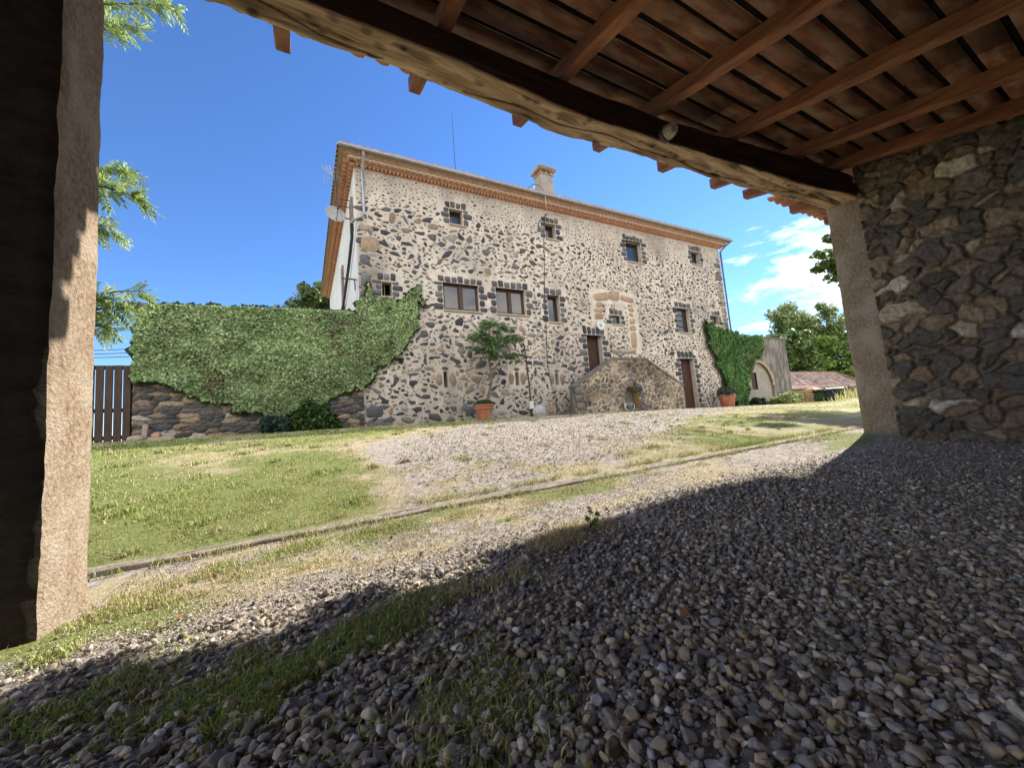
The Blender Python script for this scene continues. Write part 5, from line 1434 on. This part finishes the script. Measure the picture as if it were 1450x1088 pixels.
mb = MB(); mb.bbox(dx0, dx1, BY - .06, BY + .02, dz0 - .3, dz1, .01); mb.build('door', M['greywood'], bh)
dx0, dx1, dz0, dz1 = bx4(1136, 556, 1140.5, 566, BY - .05)
mb = MB(); mb.bbox(dx0, dx1, BY - .06, BY + .02, dz0, dz1, .01); mb.build('shutter', M['greywood'], bh)
# stone gate pier before it
px0, px1, pz0, pz1 = bx4(1155, 548, 1167, 580, BY - 1.5)
gp = thing('brick_pier', 'rough brown brick pier with a pointed top beside the dark hedge', 'pier', ((px0 + px1) / 2, BY - 1.5, .2))
roughbox('pier_body', gp, (px0, BY - 1.5, -.5), (px1, BY - .7, pz1 - .15), 'ochre', .08, .05, 3, 4, .08)
mb = MB(); xm, ym_ = (px0 + px1) / 2, BY - 1.1; mb.add([(px0, BY - 1.5, pz1 - .2), (px1, BY - 1.5, pz1 - .2), (px1, BY - .7, pz1 - .2), (px0, BY - .7, pz1 - .2), (xm, ym_, pz1 + .1)], [(0, 1, 4), (1, 2, 4), (2, 3, 4), (3, 0, 4)]); mb.build('pier_cap', M['brick'], gp)
# dark clipped hedge
hx0, hx1, hz0, hz1 = bx4(1168, 552, 1209, 580, BY - 2.5)
hd = thing('dark_hedge', 'dark clipped hedge between brick pier and grassy bank', 'hedge', ((hx0 + hx1) / 2, BY - 2.5, .1))
rhh = np.random.default_rng(3); n_ = 5200
P = np.stack([rhh.uniform(hx0, hx1, n_), rhh.uniform(BY - 2.6, BY - 1.7, n_), rhh.uniform(-.3, hz1, n_)], -1)
f_ = rhh.integers(0, 3, n_); P[f_ == 0, 1] = BY - 2.6; P[f_ == 1, 2] = hz1
V, F = leafquads(P + rhh.normal(0, .03, (n_, 3)), np.tile([[0., -1, .5]], (n_, 1)), rhh.uniform(.1, .2, n_), 1.2, rhh)
npmesh('foliage', V, F, M['leaf'], hd, col=lcol(n_, (.018, .028, .026), (.035, .05, .045), rhh))
mb = MB(); mb.box(hx0 + .06, hx1 - .06, BY - 2.5, BY - 1.8, -.4, hz1 - .06); mb.build('core', M['ivyback'], hd)

# ------------------------------------------------------------------ slatted gate on the left
gt = thing('wooden_gate', 'dark brown slatted wooden gate closing the yard left of the ivy wall', 'gate', (-4.0, 12, .9))
gzt = at(160, 517.5, 12)[2]; x = -3.50
for k in range(17):
    x0_ = x - .152; gb = float(ground0(x, 12))
    mb = MB(); mb.bbox(x0_ + .010, x - .010, 11.97, 12.0, gb - .02, gzt - random.uniform(0, .012), .004); mb.build('slat', M['gatewood'], gt); x = x0_
for z in (gzt - .05, 1.72, 1.1):
    mb = MB(); mb.bbox(-6.1, -3.47, 12.003, 12.05, z - .045, z + .045, .004); mb.build('rail', M['gatewood'], gt)
mb = MB(); mb.bbox(-3.56, -3.47, 12.055, 12.16, .7, gzt + .02, .005); mb.build('post', M['gatewood'], gt)

# odds and ends by the gate
q = at(203, 618, 11.7)
pb = thing('wooden_post', 'short pale wooden post leaning on the wall foot near the gate', 'post', tuple(q)); mb = MB(); mb.hexa([(q[0] - .05, 11.65, .88), (q[0] + .045, 11.65, .88), (q[0] + .045, 11.74, .88), (q[0] - .05, 11.74, .88), (q[0] - .045, 11.82, 1.36), (q[0] + .045, 11.82, 1.36), (q[0] + .045, 11.9, 1.36), (q[0] - .045, 11.9, 1.36)]); mb.build('post_body', M['greywood'], pb)
q0, q1 = at(209, 624, 11.55), at(248, 621, 11.6); gzz = float(ground_z(q0[0], 11.55))
ps = thing('stone_slab', 'pale long stone slab lying on the grass beside the wooden post', 'slab', tuple(q0))
mb = MB(); mb.bbox(q0[0], q1[0], 11.5, 11.75, gzz - .03, gzz + .07, .015); mb.bbox(q0[0] + .25, q1[0] + .02, 11.54, 11.8, gzz + .072, gzz + .14, .012); mb.build('slab', M['sill'], ps)
q = at(221, 617, 11.6); bk = thing('red_brick', 'single red brick on top of the pale slabs', 'brick', tuple(q)); mb = MB(); mb.bbox(q[0] - .07, q[0] + .07, 11.53, 11.66, gzz + .073, gzz + .15, .01); mb.build('brick_body', M['brick'], bk)
q = at(192, 626, 11.6); bs = thing('pale_stone', 'pale rounded stone between gate and wooden post', 'stone', tuple(q)); V, F = icosphere(2)
npmesh('stone_body', V * np.array([.15, .1, .09]) * (0.8 + .4 * fbm(V[:, 0] * 2, V[:, 1] * 2, V[:, 2] * 2, 3))[:, None] + np.array([q[0], 11.6, float(ground_z(q[0], 11.6)) + .05]), F, M['sill'], bs, smooth=True)

# ------------------------------------------------------------------ shrubs
def shrub(name, label, cen, rad, n_, ls, el, c1, c2, seed, hi=None, ph=0, stems=9, lobes=26):
    r = np.random.default_rng(seed); gzz = float(ground_z(cen[0], cen[1])); t = thing(name, label, 'shrub', (cen[0], cen[1], gzz))
    L = r.normal(0, 1, (lobes, 3)); L /= np.linalg.norm(L, axis=1)[:, None]; L[:, 2] = np.abs(L[:, 2]) * 1.0
    L = L * r.uniform(.35, .85, (lobes, 1)) * np.array(rad) * np.array([1, 1, .95]); pk = r.integers(0, lobes, n_)
    d = r.normal(0, 1, (n_, 3)); d /= np.linalg.norm(d, axis=1)[:, None]
    P = np.array([cen[0], cen[1], gzz + rad[2] * .12]) + L[pk] + d * np.array(rad) * .3 * r.uniform(.5, 1.15, (n_, 1)); P[:, 2] = np.maximum(P[:, 2], gzz + .01)
    V, F = leafquads(P, d + np.array([0, 0, .6]), r.uniform(.6, 1.2, n_) * ls, el, r)
    sh = np.repeat(r.uniform(.75, 1.2, lobes)[pk], 4)[:, None]
    npmesh('foliage', V, F, M['leaf'], t, col=lcol(n_, c1, c2, r, hi, ph) * sh)
    mb = MB()
    for i in range(stems):
        e = np.array([cen[0], cen[1], gzz]) + L[i] * .9; mb.tube([(cen[0] + r.normal(0, .04), cen[1] + r.normal(0, .04), gzz - .05), tuple((np.array([cen[0], cen[1], gzz]) + e) / 2 + r.normal(0, .03, 3)), tuple(e)], [.014, .01, .004], 5)
    mb.build('stems', M['bark'], t)
    return t
a = at(396, 604, 11.3); shrub('fern_shrub', 'low blue green leafy shrub at the foot of the ivy wall', (a[0], 11.3), (.52, .35, .42), 4200, .085, 3.0, (.03, .075, .055), (.07, .13, .095), 2)
a = at(443, 585, 11.2); shrub('green_shrub', 'taller dark green shrub in front of the ivy, near the house corner', (a[0], 11.25), (.60, .38, .80), 6500, .07, 1.6, (.035, .085, .02), (.085, .16, .035), 3, (.15, .22, .05), .08)
a = at(1116, 566, 10.6); shrub('yellow_green_bush', 'low yellow green bush in front of the arched wall', (a[0], 10.6), (1.35, .6, .50), 7000, .11, 1.5, (.14, .20, .04), (.32, .38, .12), 5, (.45, .48, .2), .15)
a = at(1081, 570, 10.9); shrub('dark_bush', 'small dark green bush between ivy and the yellow green bush', (a[0], 11.1), (.5, .4, .42), 2600, .09, 1.5, (.02, .05, .02), (.05, .09, .035), 6)
a = at(1205, 560, 6.6)
# tall dry grass stalks on the bank
n_ = 260; rr = np.random.default_rng(2); x = rr.normal(a[0], .5, n_); y = rr.normal(6.4, .3, n_); GV, GFa, GC = [], [], []; goff = 0
rg = rr; gadd(blades(x, y, rr.uniform(.15, .5, n_), np.full(n_, .012), rr.uniform(.1, .6, n_), gcolour(n_, .5, rr) * 1.1, rr))
o = npmesh('bank_grass', np.concatenate(GV), np.concatenate(GFa), M['grass'], col=np.concatenate(GC)); tag(o, 'tall dry grass stalks on the grassy bank at right', 'grass', kind='stuff')

# ------------------------------------------------------------------ potted plants
def pot(name, label, cx_, cy_, rtop, h, plant):
    gzz = float(ground_z(cx_, cy_)); t = thing(name, label, 'potted plant', (cx_, cy_, gzz)); mb = MB(); rb_ = rtop * .68
    mb.lathe((cx_, cy_, gzz - .01), [(0, 0), (rb_, 0), (rb_ + .02, .02), (rtop * .93, h * .68), (rtop * .94, h * .70), (rtop * 1.02, h * .71), (rtop * 1.03, h * .80), (rtop * .98, h * .82), (rtop * 1.0, h * .87), (rtop * 1.07, h * .88), (rtop * 1.09, h * .98), (rtop * 1.05, h), (rtop * .95, h), (rtop * .93, h * .9), (rtop * .9, h * .88)], 36)
    mb.build('pot', M['terracotta'], t, smooth_angle=35)
    mb = MB(); mb.lathe((cx_, cy_, gzz - .01), [(rtop * .93, h * .9), (rtop * .5, h * .93), (0, h * .94)], 24); mb.build('soil', M['soil'], t, True)
    return t, gzz
PX, PYY = at(686, 590, 11.35)[0], 11.35
t, gzz = pot('potted_tree', 'small spreading tree with forked trunk in a large terracotta pot', PX, PYY, .30, .50, 1)
zt0 = gzz + .45
tx = lambda px, py, y=11.35: tuple(at(px, py, y))
mb = MB()
mb.tube([(PX + .05, PYY, zt0 - .02), tx(692, 560), tx(695, 545), tx(696, 530)], [.055, .045, .042, .04], 9)
mb.tube([tx(696, 531), tx(693, 515), tx(693, 500), tx(694, 480)], [.036, .03, .026, .016], 8); mb.tube([tx(696, 533), tx(703, 518), tx(710, 508), tx(720, 500)], [.032, .024, .018, .01], 8)
rr = np.random.default_rng(5); tips = []
lob = []
for i in range(46):
    u = rr.uniform(-1, 1); v = rr.uniform(-1, 1)
    if u * u + v * v > 1: continue
    lob.append((704 + 36 * u + 4 * v, 484 + 27 * v + 6 * u, rr.uniform(.11, .19)))
lob += [(672, 476, .15), (684, 463, .17), (699, 459, .16), (713, 464, .17), (738, 503, .13), (734, 512, .1), (670, 494, .13), (725, 476, .14)]
P = []; LN = []
for (px_, py_, r_) in lob:
    yy_ = 11.35 + rr.uniform(-.35, .35); c_ = at(px_, py_, yy_); s = tx(693, 495) if px_ < 705 else tx(714, 504)
    mb.tube([s, tuple((np.array(s) + c_) / 2 + rr.normal(0, .04, 3)), tuple(c_)], [.013, .009, .004], 5)
    n_ = int(120 * r_ / .15); d = rr.normal(0, 1, (n_, 3)); d /= np.linalg.norm(d, axis=1)[:, None]
    P.append(c_ + d * np.array([r_ * 1.5, r_ * 1.3, r_ * .75]) * rr.uniform(.2, 1.1, (n_, 1))); LN.append(d + np.array([0, 0, 1.2]))
mb.build('trunk', M['bark'], t, smooth_angle=60)
P = np.concatenate(P); LN = np.concatenate(LN); V, F = leafquads(P, LN, rr.uniform(.6, 1.2, len(P)) * .045, 2.2, rr)
npmesh('crown', V, F, M['leaf'], t, col=lcol(len(P), (.09, .17, .06), (.18, .28, .11), rr, (.30, .40, .16), .15))
n_ = 1400; d = rr.normal(0, 1, (n_, 3)); d[:, 2] = np.abs(d[:, 2]); d /= np.linalg.norm(d, axis=1)[:, None]
V, F = leafquads(np.array([PX + .02, PYY, zt0]) + d * np.array([.36, .3, .2]) * rr.uniform(.4, 1, (n_, 1)), d, rr.uniform(.6, 1.2, n_) * .05, 1.6, rr)
npmesh('underplanting', V, F, M['leaf'], t, col=lcol(n_, (.03, .07, .03), (.07, .13, .05), rr))
qx = at(1030, 568, 11.3)[0]
t, gzz = pot('potted_shrub', 'round dark shrub in a terracotta pot in front of the right hand ivy', qx, 11.3, .37, .62, 2)
n_ = 2600; d = rr.normal(0, 1, (n_, 3)); d[:, 2] = np.abs(d[:, 2]) - .15; d /= np.linalg.norm(d, axis=1)[:, None]
lump = fbm(d[:, 0] * 2, d[:, 1] * 2, d[:, 2] * 2, 3)
V, F = leafquads(np.array([qx, 11.3, gzz + .62]) + d * np.array([.48, .45, .40]) * (.55 + .7 * lump * rr.uniform(.5, 1.1, n_))[:, None], d, rr.uniform(.6, 1.2, n_) * .05, 1.8, rr)
npmesh('foliage', V, F, M['leaf'], t, col=lcol(n_, (.06, .075, .05), (.12, .14, .09), rr))
mb = MB()
for i in range(7): e = d[i] * .3; mb.tube([(qx, 11.3, gzz + .55), (qx + e[0], 11.3 + e[1], gzz + .65 + abs(e[2]))], [.012, .005], 5)
mb.build('stems', M['bark'], t)

# ------------------------------------------------------------------ things fixed to the farmhouse
def path_px(P, y): return [tuple(at(p[0], p[1], y)) for p in P]
def cable(label, P, r_=.012, m='cable', y=11.965, name='wall_cable'):
    mb = MB(); pts = []
    for i, p in enumerate(P): pts.append(tuple(at(p[0], p[1], y if len(p) < 3 else p[2])))
    mb.tube(pts, r_, 5); o = mb.build(name, M[m], smooth_angle=60); tag(o, label, 'cable'); return o
cable('long thin black cable running down the facade beside the narrow window', [(772, 303), (771.5, 318), (770, 340), (771, 380), (771, 420), (773, 450), (774, 490), (776, 520), (781, 545), (788, 566), (789, 588)], .011)
cable('pale cable hanging from the eaves near the chimney', [(772, 276, 11.5), (773, 290, 11.5), (775, 299, 11.9), (773, 304, 11.96)], .014, 'palecable')
cable('short dark cable looping left of the small window under the chimney', [(776, 302, 11.93), (769, 308, 11.95), (763, 314), (762, 328)], .014)
q = at(752, 574, 11.95)
mt = thing('meter_box', 'small white meter box on the wall right of the potted tree', 'meter box', tuple(q)); mb = MB(); mb.bbox(q[0] - .085, q[0] + .085, 11.88, 11.998, q[2] - .14, q[2] + .14, .012); mb.build('box', M['white'], mt)
mb = MB(); mb.tube([(q[0] + .05, 11.875, q[2] + .02), (q[0] + .05, 11.865, q[2] + .02)], .014, 8); mb.build('lock', M['darkmetal'], mt)
cable('black cable conduit running up from the white meter box', [(752, 591), (752, 585, 11.9), (751, 560), (749, 540), (746, 515), (743, 492), (741, 486)], .02)
cable('thin forked cable end above the conduit', [(743, 492), (738, 483), (736, 481)], .012)
for lab, pp in (('round tan wall lamp above the landing door', (850, 461)), ('small white wall lamp above the tall right hand door', (982, 500))):
    q = at(pp[0], pp[1], 11.85); s_ = 1.0 if pp[0] < 900 else .62
    lt = thing('wall_lamp', lab, 'lamp', tuple(q)); mb = MB()
    lathe_y(mb, (q[0], 11.86, q[2]), [(.02, .0), (.06 * s_, .01), (.2 * s_, .05), (.21 * s_, .06), (.19 * s_, .065), (.05 * s_, .03)], 24); mb.build('shade', M['white' if s_ < 1 else 'palehose'], lt, True)
    mb = MB(); lathe_y(mb, (q[0], 11.84, q[2]), [(.0, .06), (.05 * s_, .05), (.06 * s_, .02), (.04 * s_, 0)], 14); mb.build('bulb', M['frost'], lt, True)
    mb = MB(); mb.tube([(q[0], 11.998, q[2] + .03), (q[0], 11.85, q[2])], .014, 6); mb.build('bracket', M['darkmetal'], lt)
# satellite dish on its arm
DY = 12.9
q = at(475, 304, DY); dr_ = .30
ds = thing('satellite_dish', 'grey satellite dish on an arm at the left corner of the farmhouse', 'satellite dish', tuple(q))
dirv = Vector((.12, -.93, .34)).normalized(); uu = dirv.cross(Vector((0, 0, 1))).normalized(); vv = uu.cross(dirv)
mb = MB(); vs = []; n24 = 28
for (rr_, dd) in ((0, .0), (.1, .004), (.2, .018), (.28, .04), (dr_, .05), (dr_ + .006, .045), (.28, .03), (.1, -.012), (0, -.016)):
    for k in range(n24): an = 2 * math.pi * k / n24; p = Vector(q) + uu * math.cos(an) * rr_ + vv * math.sin(an) * rr_ * 1.1 + dirv * dd; vs.append(p)
mb.add(vs, [(i * n24 + k, i * n24 + (k + 1) % n24, (i + 1) * n24 + (k + 1) % n24, (i + 1) * n24 + k) for i in range(8) for k in range(n24)]); mb.build('reflector', M['dish'], ds, True)
f0 = Vector(q) - vv * .30; f1 = Vector(q) + dirv * .42 - vv * .10
mb = MB(); mb.tube([f0, f1], .011, 6); mb.tube([Vector(q) - uu * .2, f1], .005, 5); mb.build('feed_arm', M['darkmetal'], ds)
mb = MB(); mb.tube([f1, f1 - dirv * .09], .028, 10); mb.build('receiver', M['darkmetal'], ds)
mb = MB(); mb.tube([Vector(q) - dirv * .02, (q[0] + .08, DY + .12, q[2]), (HX0, DY + .12, q[2])], .022, 8); mb.build('mount', M['darkmetal'], ds)
# tv antenna on a mast held by two stays
AY = 12.8
ax_ = at(470, 262, AY)
tv = thing('tv_antenna', 'television antenna with fanned grid on a mast, above the satellite dish', 'antenna', tuple(ax_))
mb = MB(); p0, p1 = at(478, 290, AY), at(474, 246, AY); mb.tube([tuple(p0), tuple(at(476, 262, AY)), tuple(p1)], .018, 6)
for py_ in (281, 291):
    a = at(478, py_, AY); mb.tube([tuple(a), (HX0, AY, a[2])], .013, 6)
mb.build('mast', M['darkmetal'], tv)
mb = MB(); c_ = at(473, 252, AY)
for (px_, py_) in ((456, 236), (461, 234.5), (466, 234)): mb.tube([tuple(c_), tuple(at(px_, py_, AY))], .011, 5)
mb.tube(path_px([(455, 236), (461, 234), (467, 234)], AY), .011, 5); mb.tube(path_px([(461, 243), (468, 241), (472, 243)], AY), .008, 5)
for px_ in (459, 464, 469): mb.tube(path_px([(px_, 246), (px_ + 1, 261)], AY), .006, 4)
for py_ in (248, 254, 261): mb.tube(path_px([(458, py_), (471, py_ + 1)], AY), .006, 4)
for i, px_ in enumerate((474, 477, 480, 482)): mb.tube([tuple(at(px_, 240 + i, AY - .15)), tuple(at(px_ - 1, 262, AY + .15))], .009, 5)
mb.tube(path_px([(472, 254), (483, 249)], AY), .01, 5)
mb.build('elements', M['metal'], tv)
# bare wall bracket lower on the side wall
q = at(500, 395, 12.3)
br = thing('wall_bracket', 'black iron wall bracket on the whitewashed side of the farmhouse', 'bracket', (HX0, 12.5, q[2])); mb = MB(); a, b_, c_ = at(483, 394, 12.3), at(502, 395.5, 12.05), at(503, 411, 12.05)
mb.tube([tuple(a), tuple(b_)], .02, 6); mb.tube([tuple(b_), tuple(c_)], .02, 6); mb.tube([(HX0, 12.3, a[2]), tuple(a)], .02, 6); mb.build('bar', M['darkmetal'], br)
# whip antenna on the roof and the little hoop by the chimney
q0, q1 = at(645, 243, 12.6), at(639.5, 156, 12.6)
wa = thing('whip_antenna', 'tall thin whip antenna standing on the farmhouse roof', 'antenna', tuple(q0)); mb = MB(); mb.tube([tuple(q0 - np.array([0, 0, .4])), tuple(q0 * .5 + q1 * .5), tuple(q1)], [.016, .011, .006], 5); mb.build('whip', M['darkmetal'], wa)
mb = MB(); mb.tube(path_px([(746, 267), (751, 263.5), (756, 260.5), (761, 261.5), (768, 266), (772, 277)], 12.4), .012, 5); mb.tube(path_px([(756, 260.5), (756, 270)], 12.4), .012, 5)
tag(mb.build('roof_cable_hoop', M['darkmetal'], smooth_angle=60), 'thin cable hoop on a short stem left of the chimney', 'cable')
# power lines beyond the gate
for i, (ya, yb) in enumerate(((495, 491.5), (500, 497), (504.5, 503))):
    a, b_ = at(100, ya + .9, 30), at(220, yb - .9, 30); mb = MB(); pts = []
    for t in np.linspace(-3, 4, 15): p = a * (1 - t) + b_ * t; pts.append((p[0], p[1], p[2] + .12 * (t - .5) ** 2 - .1))
    mb.tube(pts, .02, 4); tag(mb.build('power_line', M['cable']), ('topmost of the power lines above the gate', 'middle power line above the gate', 'lowest power line above the gate')[i], 'power line', 'power lines beyond the gate')

# ------------------------------------------------------------------ broad leaved weed at the shade edge
q = np.array([1.16 * G3, 1.47 * G3, 0]); q[2] = float(ground_z(q[0], q[1]))
wd = thing('leafy_weed', 'single broad leaved green weed growing from the gravel at the shade edge', 'weed', tuple(q)); mb = MB(); P = []; N = []
for (dx, dz) in ((0, .11), (.05, .09), (-.03, .075), (.035, .055), (.012, .04), (-.012, .135)):
    mb.tube([tuple(q), tuple(q + np.array([dx * .4, 0, dz * .6])), tuple(q + np.array([dx, -.01, dz]))], [.0022, .0016, .001], 5); P.append(q + np.array([dx, -.01, dz])); N.append((dx * 2, -.8, .6))
mb.build('stem', M['leaf'], wd)
V, F = leafquads(np.array(P), np.array(N), np.full(6, .036), 1.25, rr, .25); npmesh('leaves', V, F, M['leaf'], wd, col=np.tile(np.array([[.16, .30, .06]]), (24, 1)))
wd.children[0].data.color_attributes.new('Col', 'FLOAT_COLOR', 'POINT').data.foreach_set('color', np.tile([.2, .3, .08, 1], len(wd.children[0].data.vertices)).astype(np.float32))

# ------------------------------------------------------------------ trees
# ash beside the left pillar: its hanging sprays reach into the opening
def ash():
    r = np.random.default_rng(12); base = (-3.4, 5.2, float(ground_z(-3.4, 5.2))); t = thing('ash_tree', 'ash tree outside the left pillar, only its hanging sprays show', 'tree', base)
    mb = MB(); trunk = [(-3.4, 5.2, base[2] - .1), (-3.3, 5.2, 2.2), (-3.35, 5.25, 4.2), (-3.2, 5.3, 6.6)]; mb.tube(trunk, [.17, .13, .10, .05], 10)
    P = []; N = []
    SP = [((148, 5), (258, 8), 5.0, .34), ((150, 30), (205, 40), 4.9, .22), ((148, 262), (212, 285), 4.9, .27), ((146, 318), (168, 326), 4.8, .14), ((140, 420), (205, 412), 4.8, .2), ((138, 440), (190, 436), 4.8, .20), ((140, 462), (165, 466), 4.8, .12), ((150, 244), (190, 240), 5.0, .16)]
    for (a, b_, y, w) in SP:
        p0 = at(a[0] - 60, a[1] - 5, y + .2); p1 = at(a[0] - 10, a[1], y); p2 = at(b_[0] - 8, b_[1], y); zt = max(p0[2] - .5, 2.0)
        s = np.array([np.interp(zt, [q_[2] for q_ in trunk], [q_[0] for q_ in trunk]), 5.2, zt])
        mb.tube([s, p0, p1, (p1 + p2) / 2 + np.array([0, 0, .02]), p2], [.035, .022, .012, .007, .003], 6)
        ntw = int(34 * w / .2)
        for i in range(ntw):                     # compound leaves along the twig
            f = r.uniform(-.25, 1.0); o_ = p1 + (p2 - p1) * f; d = (p2 - p1) / np.linalg.norm(p2 - p1) * r.uniform(.2, 1.2) + np.array([0, r.normal(0, .8), r.normal(-.2, .8)]); d /= np.linalg.norm(d); L_ = r.uniform(.10, .19)
            e = o_ + d * L_ + np.array([0, 0, -.03]); mb.tube([o_, e], [.0025, .0012], 3, cap=False)
            side = np.cross(d, r.normal(0, 1, 3)); side /= np.linalg.norm(side)
            for k in range(5):
                for sg in (-1, 1): P.append(o_ + (e - o_) * (.3 + .17 * k) + side * sg * .022); N.append((side * sg + d * .7, np.cross(d, side)))
            P.append(e + d * .03); N.append((d, np.cross(d, side)))
    mb.build('trunk', M['bark'], t, smooth_angle=60)
    P = np.array(P); D = np.array([q_[0] for q_ in N]); Nn = np.array([q_[1] for q_ in N]); D /= np.linalg.norm(D, axis=1)[:, None]; B = np.cross(Nn, D); B /= np.linalg.norm(B, axis=1)[:, None]
    n_ = len(P); L_ = r.uniform(.040, .062, n_)[:, None]; w = L_ * .42; dr = np.array([0, 0, -.012])
    V = np.stack([P - D * L_ * .5, P + B * w * .5 + Nn * .003, P + D * L_ * .5 + dr, P - B * w * .5 + Nn * .003], 1).reshape(-1, 3)
    npmesh('crown', V, np.arange(n_ * 4).reshape(-1, 4), M['leaf'], t, col=lcol(n_, (.20, .32, .07), (.38, .50, .15), r, (.5, .6, .25), .25))
ash()
g_ = lambda x, y: float(ground_z(x, y))
tree('lawn_tree', 'leafy tree by the right pillar, only the edge of its crown shows', 'tree', (18.3, 5.6, g_(18.3, 5.6)), 6.5, (5.2, 1.75, 1.6, .95), .16, 9, 6, 8000, .12, 1.5, (.05, .11, .025), (.16, .25, .05), seed=4, tw=.3)
tree('far_tree', 'dense green tree rising behind the terrace at the left of the farmhouse', 'tree', (.9, 31, .5), 13, (9.6, 2.6, 2.4, 3.0), .25, 10, 7, 12000, .28, 1.2, (.06, .11, .03), (.20, .26, .10), seed=6, tw=.33)
GR = 'trees behind the tiled cottage'
for (lab, x, y, zc, rx, rz, s, n_, c1, c2) in (
        ('tall airy tree, highest of those behind the tiled cottage', 55, 23.5, 9.6, 5.2, 4.6, 11, 21000, (.12, .18, .05), (.38, .46, .18)),
        ('broad bright green tree above the tiled cottage roof', 53, 19.5, 5.0, 5.6, 3.6, 12, 24000, (.12, .22, .04), (.34, .48, .10)),
        ('dark rounded tree just right of the arched wall', 45.5, 21.5, 5.4, 3.4, 3.6, 13, 17000, (.06, .12, .03), (.20, .30, .08)),
        ('pale small tree peeping over the right hand ivy', 45, 25, 7.2, 4.4, 2.4, 14, 12000, (.18, .24, .08), (.42, .48, .22)),
        ('tree nearest the right pillar behind the dark hedge', 55, 17.8, 5.0, 4.0, 4.6, 15, 16000, (.08, .15, .04), (.24, .36, .08))):
    tree('background_tree', lab, 'tree', (x, y, -.6), zc + rz, (zc, rx, rx * .8, rz), .22, 12, 8, n_, .27, 1.3, c1, c2, GR, seed=s, tw=.27)
print('done build')
